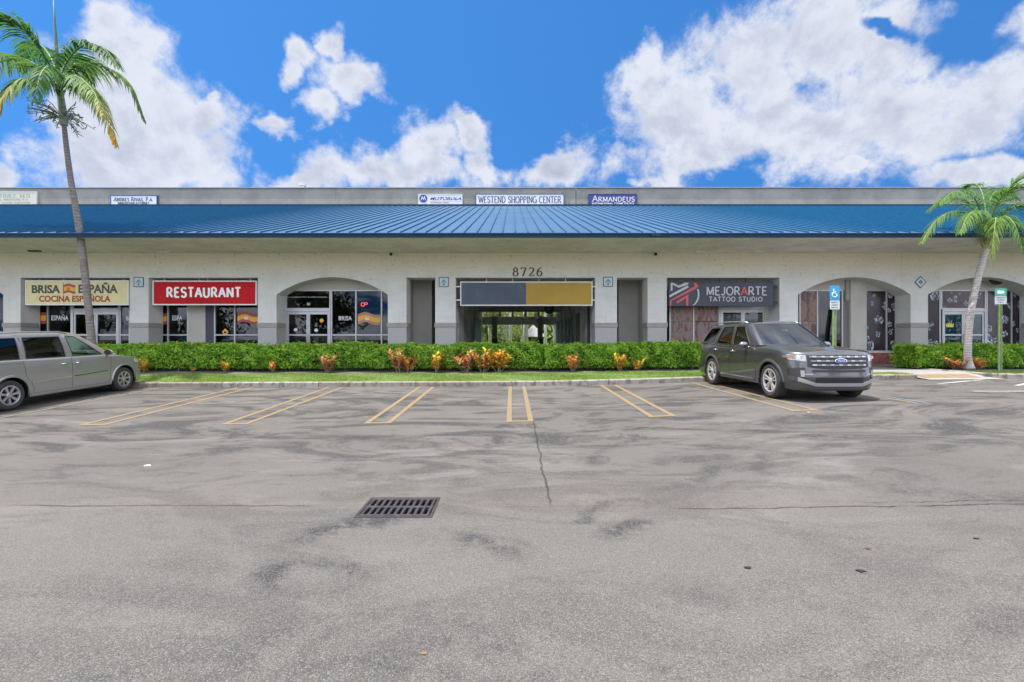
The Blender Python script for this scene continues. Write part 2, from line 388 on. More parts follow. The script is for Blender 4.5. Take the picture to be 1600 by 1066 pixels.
# letter -> (width, strokes, serif points)
G = {
 'A': (.72, [[(.0,0),(.36,1)], [(.36,1),(.72,0)], [(.14,.36),(.58,.36)]], [(0,0),(.72,0)]),
 'C': (.72, [arcp(.40,.5,.38,.5,50,310,14)], []),
 'D': (.72, [[(.08,0),(.08,1)], [(.08,1)]+arcp(.30,.5,.38,.5,90,-90,12)+[(.08,0)]], []),
 'E': (.60, [[(.08,0),(.08,1)], [(.08,1),(.54,1)], [(.08,.52),(.46,.52)], [(.08,0),(.56,0)]], []),
 'G': (.76, [arcp(.40,.5,.38,.5,50,340,14), [(.72,.0),(.72,.42)]], [(.70,.42)]),
 'H': (.76, [[(.08,0),(.08,1)], [(.68,0),(.68,1)], [(.08,.5),(.68,.5)]], [(.08,0),(.08,1),(.68,0),(.68,1)]),
 'I': (.26, [[(.13,0),(.13,1)]], [(.13,0),(.13,1)]),
 'M': (.88, [[(.08,0),(.10,1)], [(.10,1),(.44,.08)], [(.44,.08),(.78,1)], [(.78,1),(.80,0)]], [(.08,0),(.80,0),(.08,1),(.80,1)]),
 'N': (.76, [[(.08,0),(.08,1)], [(.08,1),(.68,0)], [(.68,0),(.68,1)]], [(.08,0),(.06,1),(.68,1)]),
 'O': (.80, [arcp(.40,.5,.37,.5,90,450,20)], []),
 'P': (.62, [[(.08,0),(.08,1)], [(.08,1)]+arcp(.30,.74,.26,.26,90,-90,8)+[(.08,.48)]], [(.08,0)]),
 'R': (.70, [[(.08,0),(.08,1)], [(.08,1)]+arcp(.30,.74,.26,.26,90,-90,8)+[(.08,.48)], [(.30,.48),(.66,0)]], [(.08,0),(.64,0)]),
 'S': (.60, [arcp(.30,.755,.24,.245,20,270,10)+arcp(.30,.255,.25,.255,90,-160,10)], []),
 'T': (.66, [[(.33,0),(.33,1)], [(.02,1),(.64,1)]], [(.33,0)]),
 'U': (.74, [[(.08,1),(.08,.3)]+arcp(.37,.3,.29,.3,180,360,10)+[(.66,1)]], [(.08,1),(.66,1)]),
 'V': (.70, [[(.0,1),(.35,0)], [(.35,0),(.70,1)]], [(0,1),(.70,1)]),
 'W': (1.0, [[(.0,1),(.26,0)], [(.26,0),(.5,.95)], [(.5,.95),(.74,0)], [(.74,0),(1,1)]], [(0,1),(1,1)]),
 'J': (.5, [[(.40,1),(.40,.26)]+arcp(.20,.26,.20,.26,0,-150,8)], []),
 'L': (.56, [[(.08,1),(.08,0)], [(.08,0),(.54,0)]], []),
 'B': (.62, [[(.08,0),(.08,1)], [(.08,1)]+arcp(.30,.76,.22,.24,90,-90,8)+[(.08,.52)], [(.08,.52)]+arcp(.30,.26,.27,.26,90,-90,8)+[(.08,0)]], []),
 'Y': (.66, [[(0,1),(.33,.45)], [(.66,1),(.33,.45)], [(.33,.45),(.33,0)]], []),
 'K': (.66, [[(.08,0),(.08,1)], [(.62,1),(.08,.42)], [(.26,.6),(.64,0)]], []),
 'Z': (.6, [[(.02,1),(.58,1),(.02,0),(.58,0)]], []),
 '.': (.18, [[(.05,0),(.05,.08)]], []), ',': (.18, [[(.09,.08),(.04,-.14)]], []), ' ': (.34, [], []),
 '8': (.60, [arcp(.30,.76,.20,.24,90,450,14), arcp(.30,.27,.26,.27,90,450,14)], []),
 '7': (.60, [[(.04,.97),(.58,.97)], [(.56,.97),(.22,0)], [(.04,.97),(.04,.82)]], []),
 '2': (.60, [arcp(.29,.72,.24,.28,160,-30,10)+[(.05,.04)], [(.04,.03),(.56,.03)], [(.56,.03),(.58,.17)]], []),
 '6': (.60, [arcp(.30,.30,.25,.30,90,450,14), arcp(.60,.32,.56,.68,92,175,8)], []),
 '1': (.3, [[(.15,0),(.15,1)], [(.15,1),(.0,.8)]], []),
}
def strokes(words, x, z, y, width, height, thick, thin, serif, track=.12, m=None, name='lettering', parent=None, small=None, colour=None):
    """lettering drawn as strokes, facing -y"""
    mb = {}; cx = 0; items = []
    for i, ch in enumerate(words):
        sc_ = 1.0
        if small and not (i == 0 or words[i-1] == ' '): sc_ = small
        g = G[ch]; items.append((ch, cx, sc_, i)); cx += g[0] * sc_ + track
    tot = cx - track; sx = width / tot; k = 0
    for ch, ox, s_, idx in items:
        key = 0 if not colour or idx not in colour else 1
        B = mb.setdefault(key, MB())
        for st in G[ch][1]:
            k += 1; yy = y - .0004 * (k % 5)
            P = [Vector(((ox + a * s_) * sx + x, b * s_ * height + z)) for a, b in st]; n = len(P); L = []; Rr = []
            for i, p in enumerate(P):
                d = (P[min(i+1, n-1)] - P[max(i-1, 0)]); d = d.normalized() if d.length > 1e-9 else Vector((1, 0))
                steep = abs(d.y); tk = (thin + (thick - thin) * steep ** 1.5)
                if ch in 'AVMNW' and serif and st[0][1] < st[-1][1]: tk = thin + (thick - thin) * .25
                nn = Vector((-d.y, d.x)) * tk / 2; L.append(p + nn); Rr.append(p - nn)
            vs = [(q.x, yy, q.y) for q in L] + [(q.x, yy, q.y) for q in Rr]
            B.add(vs, [(i, i+1, n+i+1, n+i) for i in range(n-1)])
        if serif:
            for j, (a, b) in enumerate(G[ch][2]):
                px = (ox + a * s_) * sx + x; pz = b * s_ * height + z; h = thin; wd = thick * .95
                pz -= h if b > .5 else 0
                B.quad((px-wd, y-.003, pz), (px+wd, y-.003, pz), (px+wd, y-.003, pz+h), (px-wd, y-.003, pz+h))
    out = []
    for key, B in mb.items():
        o = B.build(name, m[key] if isinstance(m, (list, tuple)) else m, parent, recalc=False)
        md = o.modifiers.new('s', 'SOLIDIFY'); md.thickness = .002; md.offset = 0; out.append(o)
    return out
# ------------------------------------------------------------------ the ground
def _ip(x, xs, ys):
    return sum(np.interp(x + d, xs, ys) for d in (-1.2, -.6, 0, .6, 1.2)) / 5.0
def KX(x): return _ip(x, [-40,-11,0,3,5.6,8,13,40], [.18,.245,.28,.33,.42,.45,.50,.6])
def NX(x): return _ip(x, [-40,-18,-8,0,3,5.5,8,13,40], [0,.05,.07,.12,.24,.35,.43,.47,.6])
def ZX(x): return _ip(x, [-40,1,4,8,20,40], [0,0,.03,.10,.28,.4])
def gh(x, y):
    """height of the car park surface"""
    if y <= 4.2: return float(ZX(x))
    if y <= 9:
        t = (y - 4.2) / 4.8; t = t * t * (1.6 - .6 * t)
        return float(ZX(x) * (1 - t) + NX(x) * t)
    if y <= 14.6:
        t = (y - 9) / 5.2; return float(NX(x) * (1 - t) + KX(x) * t)
    a = gh(x, 14.6)
    return float(a + (.5 - a) * min(1, (y - 14.6) / 30))
def lawn(x, y):
    k = KX(x) + .15
    return float(k + (.63 - k) * min(1, max(0, (y - 14.35) / 3.95)))
DX0, DX1, DY0, DY1 = -1.49, -.78, 4.525, 5.05
xs = sorted(set([-900,-300,-120,-60] + [round(-40 + .5 * i, 3) for i in range(161)] + [DX0, DX1] + [60,120,300,900]))
ys = sorted(set([-900,-300,-100,-40,-20,-10,-5] + [round(-4 + .5 * i, 3) for i in range(13)] + [round(2.25 + .25 * i, 3) for i in range(51)] + [DY0, DY1] + [16,20,30,45,70,120,300,900]))
V = [(x, y, gh(max(-40, min(40, x)), y)) for y in ys for x in xs]; nx = len(xs); fs = []
for j in range(len(ys) - 1):
    for i in range(nx - 1):
        if DX0 - 1e-6 <= xs[i] and xs[i+1] <= DX1 + 1e-6 and DY0 - 1e-6 <= ys[j] and ys[j+1] <= DY1 + 1e-6: continue
        fs.append((j*nx+i, j*nx+i+1, (j+1)*nx+i+1, (j+1)*nx+i))
tag(MB().add(V, fs).build('ground', M_asph, smooth=True, recalc=False), kind='structure')

# parking bay stripes: long narrow U shapes of yellow paint
def paint_mat(name, col):
    m = bpy.data.materials.new(name); m.use_nodes = True; t = NT(m.node_tree); b = t.n['Principled BSDF']
    o = t.new('ShaderNodeTexCoord').outputs['Object']
    n = t.noise(o, 14, 8, .75); n2 = t.noise(o, 1.3, 4)
    c = t.mix(t.smooth(t.m('ADD', n, t.m('MULTIPLY', t.m('SUBTRACT', n2, .5), .5)), .53, .64), col, (.13, .12, .105))
    t.l.new(c, b.inputs['Base Color']); b.inputs['Roughness'].default_value = .7; return m
M_yel = paint_mat('worn yellow paint', (.195, .135, .062)); M_yel2 = paint_mat('faded yellow paint', (.125, .105, .075))
M_blu = paint_mat('worn blue paint', (.10, .14, .19)); M_wht = paint_mat('worn white paint', (.36, .36, .35))
def stripe(mb, x0, y0, x1, y1, wd, up=.006):
    n = max(2, int(math.hypot(x1-x0, y1-y0) / .12)); dx = x1-x0; dy = y1-y0; L = math.hypot(dx, dy)
    nx_, ny_ = -dy / L * wd / 2, dx / L * wd / 2; P = []
    for i in range(n + 1):
        t = i / n; x = x0 + dx*t; y = y0 + dy*t
        P.append([(x+nx_, y+ny_, gh(x+nx_, y+ny_) + up), (x-nx_, y-ny_, gh(x-nx_, y-ny_) + up)])
    mb.grid(P)
for k in range(-5, 3):
    c = .15 + 2.7 * k; b = MB(); yn = 9.0
    stripe(b, c - .205, yn + .05, c - .205, 14.1, .10); stripe(b, c + .205, yn + .05, c + .205, 14.1, .10)
    stripe(b, c - .255, yn, c + .255, yn, .10)
    tag(b.build('parking_line', M_yel2 if k <= -4 else M_yel), kind='structure')
b = MB(); stripe(b, 8.05, 9.35, 8.05, 14.0, .11); tag(b.build('parking_line', M_yel), kind='structure')
b = MB(); stripe(b, 8.24, 9.30, 8.24, 14.0, .09); tag(b.build('parking_line', M_blu), kind='structure')
b = MB()
for (a0, b0, a1, b1) in ((10.9, 11.2, 13.4, 11.0), (11.6, 12.9, 13.8, 13.9), (13.1, 12.3, 15.2, 13.6), (12.3, 10.1, 15.4, 10.0), (15.2, 11.6, 16.9, 12.7)):
    stripe(b, a0, b0, a1, b1, .11)
tag(b.build('parking_line', M_wht), kind='structure')

# kerbs
def kerb_mat():
    m = bpy.data.materials.new('kerb concrete'); m.use_nodes = True; t = NT(m.node_tree); b = t.n['Principled BSDF']
    o = t.new('ShaderNodeTexCoord').outputs['Object']
    s = t.new('ShaderNodeSeparateXYZ'); t.l.new(o, s.inputs[0])
    cb = t.new('ShaderNodeCombineXYZ'); t.l.new(t.m('FLOOR', t.m('DIVIDE', s.outputs[0], 2.9)), cb.inputs[0])
    wn = t.new('ShaderNodeTexWhiteNoise', _noise_dimensions='3D'); t.l.new(cb.outputs[0], wn.inputs[0])
    c = t.ramp(wn.outputs[0], [(0, (.20, .165, .13)), (.5, (.24, .22, .185)), (1, (.31, .305, .295))])
    n = t.noise(t.mapping(o, (1, 1, .5)), 5.0, 8, .75)
    c = t.mix(t.smooth(n, .47, .60, 0, .85), c, (.085, .073, .06))
    j = t.m('ABSOLUTE', t.m('SUBTRACT', t.m('FRACT', t.m('DIVIDE', s.outputs[0], 2.9)), .5))
    c = t.mix(t.smooth(j, .494, .498), c, (.06, .05, .05))
    t.l.new(c, b.inputs['Base Color']); b.inputs['Roughness'].default_value = .9
    bp = t.new('ShaderNodeBump', Strength=.5, Distance=.01); t.l.new(t.noise(o, 25, 6, .7), bp.inputs['Height']); t.l.new(bp.outputs[0], b.inputs['Normal'])
    return m
M_kerb = kerb_mat()
def kerb(path, wd=.15, base=gh, top=None, name='kerb'):
    """path of (x,y); inner side lies to the left of travel"""
    P = []; n = len(path)
    for i, (x, y) in enumerate(path):
        a = path[max(0, i-1)]; c = path[min(n-1, i+1)]; d = Vector((c[0]-a[0], c[1]-a[1])).normalized(); nn = Vector((-d.y, d.x))
        zt = (top(x, y) if top else gh(x, y) + .15)
        ix, iy = x + nn.x * wd, y + nn.y * wd
        P.append([(x, y, zt-.30), (x, y, zt - .025), (x+nn.x*.02, y+nn.y*.02, zt-.004), (x+nn.x*.05, y+nn.y*.05, zt), (ix, iy, zt + .002), (ix, iy, zt - .3)])
    b = MB().grid(P); m = len(P[0])
    b.f.append(tuple(range(m))); b.f.append(tuple((n-1)*m + i for i in range(m)))
    return tag(b.build(name, M_kerb, smooth=True, auto=35), kind='structure')
kerb([(-40 + .5 * i, 14.2) for i in range(104)] + [(12.0, 14.2)] + [(12.0 + .35 * math.sin(R(a)), 14.55 - .35 * math.cos(R(a))) for a in range(15, 91, 15)] + [(12.35, 15.2)],
     top=lambda x, y: KX(x) + .15 - (.06 if y > 14.3 else 0))
kerb([(14.6, 19.0), (14.55, 17.6)] + [(14.55, 16.5), (14.55, 15.6)] + [(14.95 - .4 * math.cos(R(a)), 15.0 - .8 * math.sin(R(a)) + .0) for a in range(10, 91, 20)] + [(15.5 + .5 * i, 14.2) for i in range(50)],
     top=lambda x, y: max(lawn(x, y), .62) + .02 if y > 15 else KX(x) + .15)
# sheets inside the kerbs
def sheet(name, x0, x1, y0, y1, hf, m, step=.5, kind='structure'):
    nx_ = max(2, int((x1-x0)/step)+1); ny_ = max(2, int((y1-y0)/.3)+1)
    P = [[(x0+(x1-x0)*i/(nx_-1), y0+(y1-y0)*j/(ny_-1), hf(x0+(x1-x0)*i/(nx_-1), y0+(y1-y0)*j/(ny_-1))) for i in range(nx_)] for j in range(ny_)]
    return tag(MB().grid(P).build(name, m, smooth=True, recalc=False), kind=kind)
M_soil = mat('lawn soil', (.085, .13, .03), .95, var=.35, vscale=4, bump=.5, bscale=30)
M_mulch = mat('grey mulch', (.10, .095, .092), .95, var=.4, vscale=14, bump=1.0, bscale=45)
sheet('lawn', -40, 8.2, 14.34, 16.25, lambda x, y: lawn(x, y) - .006, M_soil)
sheet('mulch_bed', -40, 8.2, 16.25, 18.1, lambda x, y: lawn(x, y) - .01 + .02 * math.sin(x*3.1) * math.sin(y*5), M_mulch, .3)
sheet('lawn', 8.2, 12.2, 14.34, 15.2, lambda x, y: lawn(x, y) - .006, M_soil)
sheet('lawn', 14.72, 40, 14.34, 15.45, lambda x, y: lawn(x, y) - .006, M_soil)
sheet('mulch_bed', 14.7, 40, 15.45, 18.1, lambda x, y: lawn(x, y) - .01, M_mulch, .3)
sheet('sidewalk', -40, 8.2, 18.1, 19.9, lambda x, y: .64, M_tile)
sheet('sidewalk', 8.2, 14.56, 15.2, 19.9, lambda x, y: lawn(x, y) - .01, M_tile)
sheet('sidewalk', 14.56, 40, 18.1, 19.9, lambda x, y: .64, M_tile)
M_pad = mat('tactile paving', (.20, .135, .075), .8, var=.2, vscale=5, bump=.6, bscale=50)
def ramp(x, y): return gh(x, 14.2) + .01 + (lawn(x, 15.2) - gh(x, 14.2) - .02) * max(0, (y - 14.15) / 1.05)
sheet('ramp', 12.35, 14.55, 14.0, 15.2, lambda x, y: ramp(x, max(y, 14.15)), M_tile)
sheet('ramp_pad', 12.5, 14.2, 14.25, 14.85, lambda x, y: ramp(x, y) + .006, M_pad)

# grass blades
def grass(n, x0, x1, y0, y1, name):
    x = rng.uniform(x0, x1, n); y = rng.uniform(y0, y1, n)
    z = np.interp(x, np.linspace(x0, x1, 200), [lawn(a, (y0+y1)/2) for a in np.linspace(x0, x1, 200)])
    k = KX(x) + .15; z = k + (.63 - k) * np.clip((y - 14.35) / 3.95, 0, 1) - .01
    h = rng.uniform(.025, .065, n) * (.8 + .35 * np.sin(x * 1.7 + 2 * np.sin(y * 2))); a = rng.uniform(0, 6.28, n); wd = rng.uniform(.006, .012, n); ln = rng.uniform(0, .04, n); b = rng.uniform(0, 6.28, n)
    Vv = np.zeros((n, 3, 3)); Vv[:, 0] = np.stack([x - wd*np.cos(a), y - wd*np.sin(a), z], 1); Vv[:, 1] = np.stack([x + wd*np.cos(a), y + wd*np.sin(a), z], 1)
    Vv[:, 2] = np.stack([x + ln*np.cos(b), y + ln*np.sin(b), z + h], 1)
    o = fast_mesh(name, Vv.reshape(-1, 3), np.arange(n*3).reshape(-1, 3), M_grass); return o
M_grass = leaf_mat('grass blades', [(0, (.12, .22, .03)), (.5, (.20, .32, .045)), (.85, (.27, .38, .06)), (1, (.42, .38, .14))], .5, .4)
tag(grass(52000, -16, 8.2, 14.33, 16.35, 'grass'), 'strip of short bright green grass between the kerb and the hedge', 'grass', kind='stuff')
tag(grass(5000, 8.2, 12.2, 14.33, 15.2, 'grass'), 'tongue of grass between the dark car and the kerb ramp', 'grass', kind='stuff')
tag(grass(6000, 14.7, 20, 14.33, 15.6, 'grass'), 'strip of grass round the green signpost and short palm', 'grass', kind='stuff')

# drain grate
t_ = thing('drain_grate', 'dark cast iron drain grate with two rows of slots set in the asphalt', 'drain', (-1.135, 4.79, 0))
M_iron = mat('cast iron', (.040, .034, .038), .6, .2, var=.35, vscale=9, bump=.4, bscale=60)
fr = MB()
for a in ((DX0-.02, DX1+.02, DY0-.025, DY0+.012), (DX0-.02, DX1+.02, DY1-.012, DY1+.02), (DX0-.02, DX0+.012, DY0+.012, DY1-.012), (DX1-.012, DX1+.02, DY0+.012, DY1-.012)):
    fr.box(a[0], a[1], a[2], a[3], -.12, .007)
fr.build('frame', mat('grate frame iron', (.028, .024, .026), .7, .1, var=.3, vscale=8, bump=.4), t_, bevel=.003)
g_ = MB(); x0, x1, y0, y1 = DX0 + .016, DX1 - .016, DY0 + .016, DY1 - .016
zt = .010; zb = -.035
ym = (y0 + y1) / 2
for (a, b_) in ((y0, y0 + .038), (ym - .02, ym + .02), (y1 - .038, y1)): g_.box(x0, x1, a, b_, zb, zt)
nb = 10; pitch = (x1 - x0 - .04) / nb; sw = pitch * .56
for r_ in ((y0 + .038, ym - .02), (ym + .02, y1 - .038)):
    for i in range(nb + 1):
        cx = x0 + .02 + pitch * i; hw = (pitch - sw) / 2
        g_.box(max(x0, cx - hw), min(x1, cx + hw), r_[0], r_[1], zb, zt)
g_.build('slotted_cover', M_iron, t_, bevel=.004)
pit = MB(); pit.box(DX0-.01, DX1+.01, DY0-.01, DY1+.01, -.7, -.6)
for a in ((DX0-.03, DX0-.005, DY0, DY1), (DX1+.005, DX1+.03, DY0, DY1), (DX0, DX1, DY0-.05, DY0-.026), (DX0, DX1, DY1+.021, DY1+.04)): pit.box(a[0], a[1], a[2], a[3], -.7, -.121)
pit.build('pit', M_black, t_)

# ------------------------------------------------------------------ the shopping centre
FY = 19.1; BY = 19.9; FL = .64; HEAD = wz(434, FY)
bld = thing('shopping_centre', 'long single storey stucco shopping arcade with blue metal roof and arched shopfronts', 'building', (0, FY, FL))
BAYS = [(-370,-197,'a'), (-168,5,'a'), (32,203,'r'), (232,403,'r'), (432,606,'a'), (635,680,'r'), (712,930,'r'), (964,1012,'r'), (1042,1218,'r'), (1247,1423,'a'), (1450,1626,'a'), (1655,1831,'a')]
WTOP = 5.18
outl = [(-45.6, WTOP), (-45.6, FL - .2)]
for (a, b_, k) in BAYS:
    xa, xb = wx(a, FY), wx(b_, FY)
    outl.append((xa, FL - .2))
    if k == 'r': outl += [(xa, HEAD), (xb, HEAD)]
    else:
        zs = wz(460.5, FY); h = HEAD + .02 - zs; c = (xb - xa) / 2; rad = (c*c + h*h) / (2*h); cz = zs + h - rad; cx = (xa+xb)/2; a0 = math.asin(c / rad)
        outl += [(cx - rad * math.sin(a0 * (1 - 2*i/24)), cz + rad * math.cos(a0 * (1 - 2*i/24))) for i in range(25)]
    outl.append((xb, FL - .2))
outl += [(45.6, FL - .2), (45.6, WTOP)]
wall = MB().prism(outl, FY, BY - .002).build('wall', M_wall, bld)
# painted band round every pier
edges = [-45.6] + [v for (a, b_, k) in BAYS for v in (wx(a, FY), wx(b_, FY))] + [45.6]
for i in range(0, len(edges), 2):
    a, b_ = edges[i], edges[i+1]
    if i == 0 or i == len(edges) - 2: continue
    m_ = MB(); z0, z1 = wz(511.5, FY), wz(504.5, FY)
    m_.box(a - .03, b_ + .03, FY - .03, FY + .72, z0, z1); m_.build('pier_band', M_band, bld, bevel=.006)
# soffit, fascia, roof
MB().box(-45.9, 45.9, 16.22, 19.095, WTOP, WTOP + .09).build('soffit', M_soffit, bld)
MB().box(-45.9, 45.9, 16.13, 16.20, WTOP - .012, WTOP + .125).build('fascia', M_fascia, bld)
RX = 46; Y0, Z0, Y1, Z1 = 16.10, 5.315, 34.2, 11.31
rf = MB(); sl_ = (Z1 - Z0) / (Y1 - Y0)
rf.add([(-RX,Y0,Z0),(RX,Y0,Z0),(RX,Y1,Z1),(-RX,Y1,Z1),(-RX,Y0,Z0-.02),(RX,Y0,Z0-.02),(RX,Y1,Z1-.5),(-RX,Y1,Z1-.5)], [(0,1,2,3),(4,7,6,5),(0,4,5,1),(1,5,6,2),(2,6,7,3),(3,7,4,0)])
nf = len(rf.f); pit_ = .4335; n_ = int(RX / pit_)
for i in range(-n_, n_ + 1):
    x = i * pit_ + .11; hw = .014; hh = .048
    rf.add([(x-hw,Y0-.004,Z0),(x+hw,Y0-.004,Z0),(x+hw,Y0-.004,Z0+hh),(x-hw,Y0-.004,Z0+hh),(x-hw,Y1,Z1),(x+hw,Y1,Z1),(x+hw,Y1,Z1+hh),(x-hw,Y1,Z1+hh)],
           [(0,1,2,3),(3,2,6,7),(0,3,7,4),(1,5,6,2)])
ro = rf.build('roof', [M_roof, M_rib], bld)
mi = np.zeros(len(ro.data.polygons), dtype=np.int32); mi[nf:] = 1; ro.data.polygons.foreach_set('material_index', mi)
MB().box(-RX, RX, 34.05, 34.19, 11.22, 11.40).build('roof_flashing', M_fascia, bld)
up = MB(); PT = wz(294.5, 34.2)
up.box(-RX, wx(900, 34.2) - .02, 34.2, 36.8, 5.4, PT); up.box(wx(900, 34.2) + .02, RX, 34.205, 36.8, 5.4, PT + .015)
up.build('parapet', M_par, bld)
MB().box(-RX, wx(900,34.2)-.02, 34.12, 36.9, PT+.002, PT + .06).build('parapet_coping', mat('coping', (.27,.27,.265), .8, var=.15), bld)
MB().box(wx(900,34.2)+.02, RX, 34.12, 36.9, PT+.017, PT + .075).build('parapet_coping', MATS['coping'], bld)
# closed back of the building on both sides of the passage
PX0, PX1 = -2.27, 3.36
bk = MB()
bk.box(-RX, PX0 - .15, 36.6, 36.8, FL, 5.4); bk.box(PX1 + .15, RX, 36.6, 36.8, FL, 5.4)
bk.box(-RX, -RX+.2, 20, 36.6, FL, 5.4); bk.box(RX-.2, RX, 20, 36.6, FL, 5.4)
bk.build('rear_wall', M_par, bld)

# rooms behind the glass
def room(x0, x1, y1=27.0, top=4.05, m=M_dark):
    b = MB(); y0 = BY + .12
    b.quad((x0,y1,FL),(x1,y1,FL),(x1,y1,top),(x0,y1,top)); b.quad((x0,y0,FL+.002),(x1,y0,FL+.002),(x1,y1,FL+.002),(x0,y1,FL+.002))
    b.quad((x0,y0,top),(x1,y0,top),(x1,y1,top),(x0,y1,top)); b.quad((x0,y0,FL),(x0,y1,FL),(x0,y1,top),(x0,y0,top)); b.quad((x1,y0,FL),(x1,y1,FL),(x1,y1,top),(x1,y0,top))
    b.build('room', m, bld, recalc=False)
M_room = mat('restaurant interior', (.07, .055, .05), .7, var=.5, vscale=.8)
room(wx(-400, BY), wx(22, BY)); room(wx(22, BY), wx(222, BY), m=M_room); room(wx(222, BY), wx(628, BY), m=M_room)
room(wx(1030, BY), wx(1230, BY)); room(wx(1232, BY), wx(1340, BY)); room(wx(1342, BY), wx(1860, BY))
# stucco panels over the shopfronts, within each bay
H1 = wz(453, BY)
for (a, b_, k) in BAYS:
    if (a, b_) in ((635,680), (712,930), (964,1012)): continue
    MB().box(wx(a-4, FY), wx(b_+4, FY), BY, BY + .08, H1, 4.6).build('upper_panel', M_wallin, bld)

def front(name, x0, x1, z0, z1, cols=(), rails=(), m=M_metal, glass=True, label=None, t=.055, y=BY, pane_m=None):
    """one shopfront window: frame bars round and between panes; x in metres"""
    b = MB(); zs = [z0, z1]
    for c in [x0 + t/2] + list(cols) + [x1 - t/2]: b.box(c - t/2, c + t/2, y, y + .09, z0, z1)
    xs_ = sorted([x0 + t/2] + list(cols) + [x1 - t/2])
    for z in [z0 + t/2] + list(rails) + [z1 - t/2]:
        for i in range(len(xs_) - 1): b.box(xs_[i] + t/2, xs_[i+1] - t/2, y + .004, y + .086, z - t/2, z + t/2)
    f = b.build(name, m, bld, bevel=.004)
    if glass:
        MB().quad((x0+t, y+.045, z0+t), (x1-t, y+.045, z0+t), (x1-t, y+.045, z1-t), (x0+t, y+.045, z1-t)).build('pane', pane_m or M_glass, f, recalc=False)
    if label: f['label'] = label
    return f
def doors(pa, pb, head, y=BY, pane_m=None, label=None):
    """a pair of glazed doors between photo columns pa..pb"""
    x0, x1 = wx(pa, y), wx(pb, y); xm = (x0 + x1) / 2; zt = wz(head, y); t = .07; out = []
    fr_ = MB(); fr_.box(x0, x0+.06, y-.02, y+.10, FL, zt+.10); fr_.box(x1-.06, x1, y-.02, y+.10, FL, zt+.10); fr_.box(x0+.06, x1-.06, y-.02, y+.10, zt, zt+.10)
    fr_.build('door_frame', M_metal, bld, bevel=.004)
    for (a, b_) in ((x0+.065, xm-.004), (xm+.004, x1-.065)):
        d = MB(); d.box(a, a+t, y+.01, y+.06, FL+.01, zt-.005); d.box(b_-t, b_, y+.01, y+.06, FL+.01, zt-.005)
        for (c, e) in ((FL+.01, FL+.20), (wz(523.5, y)-.035, wz(523.5, y)+.035), (zt-.12, zt-.005)): d.box(a+t, b_-t, y+.012, y+.058, c, e)
        dd = d.build('door', M_metal, bld, bevel=.003)
        MB().quad((a+t, y+.035, FL+.2), (b_-t, y+.035, FL+.2), (b_-t, y+.035, zt-.12), (a+t, y+.035, zt-.12)).build('pane', pane_m or M_glass, dd, recalc=False)
        hx = (b_ - .035) if a < xm - .1 and b_ < xm else a + .035
        MB().tube([(hx, y, 1.45), (hx, y-.05, 1.45), (hx, y-.05, 1.9), (hx, y, 1.9)], .012, 8).build('handle', M_metal, dd, smooth=True)
        out.append(dd)
    return out
RAIL = wz(523.5, BY)
X = lambda p: wx(p, BY)
# arch far off to the side and the one at the picture's edge
for (a, b_) in ((-370,-197), (-168,5), (1655,1831)):
    front('shop_window', X(a-3), X(b_+3), FL, H1, [X(a+44), X(a+88), X(a+132)], [RAIL])
# restaurant entrance under the long cream sign
w1 = front('shop_window', X(35), X(112), FL, H1, [X(74)], [RAIL])
d1 = doors(112.5, 186, 487)
tr1 = front('transom_window', X(112.5), X(186), wz(484, BY), H1)
w2 = front('shop_window', X(186.3), X(203), FL, H1, [], [RAIL])
# restaurant window under the red sign
w3 = front('shop_window', X(250), X(294), FL, H1, [X(262)], [RAIL])
MB().box(X(286), X(295), BY+.10, BY+.3, FL, H1).build('interior_column', mat('grey column', (.06,.065,.085), .6), bld)
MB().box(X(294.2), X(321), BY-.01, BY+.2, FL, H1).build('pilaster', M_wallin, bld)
MB().box(X(321.2), X(334), BY+.02, BY+.2, FL, H1).build('pilaster', mat('charcoal panel', (.055,.06,.08), .6), bld)
w4 = front('shop_window', X(334.2), X(406), FL, H1, [X(366.5)], [RAIL])
# arched bay with the glazed doors
w5 = front('shop_window', X(516.8), X(610), FL, H1, [X(556), X(596)], [RAIL])
d2 = doors(446, 516.5, 487)
tr2 = front('transom_window', X(446), X(516.5), wz(483.5, BY), H1)
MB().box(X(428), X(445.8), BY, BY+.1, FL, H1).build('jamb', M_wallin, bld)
MB().box(X(28), X(34.8), BY, BY+.1, FL, H1).build('jamb', M_wallin, bld)
# tattoo studio
w6 = front('shop_window', X(1046), X(1125), FL, H1, [X(1084)], [])
d3 = doors(1125.2, 1197, 484)
tr3 = front('transom_window', X(1125.2), X(1197), wz(481, BY), H1)
MB().box(X(1197.2), X(1216), BY, BY+.1, FL, H1).build('jamb', M_wallin, bld)
for dd in d3:
    bb = [v.co for v in dd.data.vertices]; xa = min(v.x for v in bb); xb = max(v.x for v in bb)
    MB().quad((xa+.07, BY+.05, FL+.2), (xb-.07, BY+.05, FL+.2), (xb-.07, BY+.05, wz(486,BY)-.12), (xa+.07, BY+.05, wz(486,BY)-.12)).build('blind', mat('pale blind', (.34,.33,.30), .8, var=.1), dd, recalc=False)
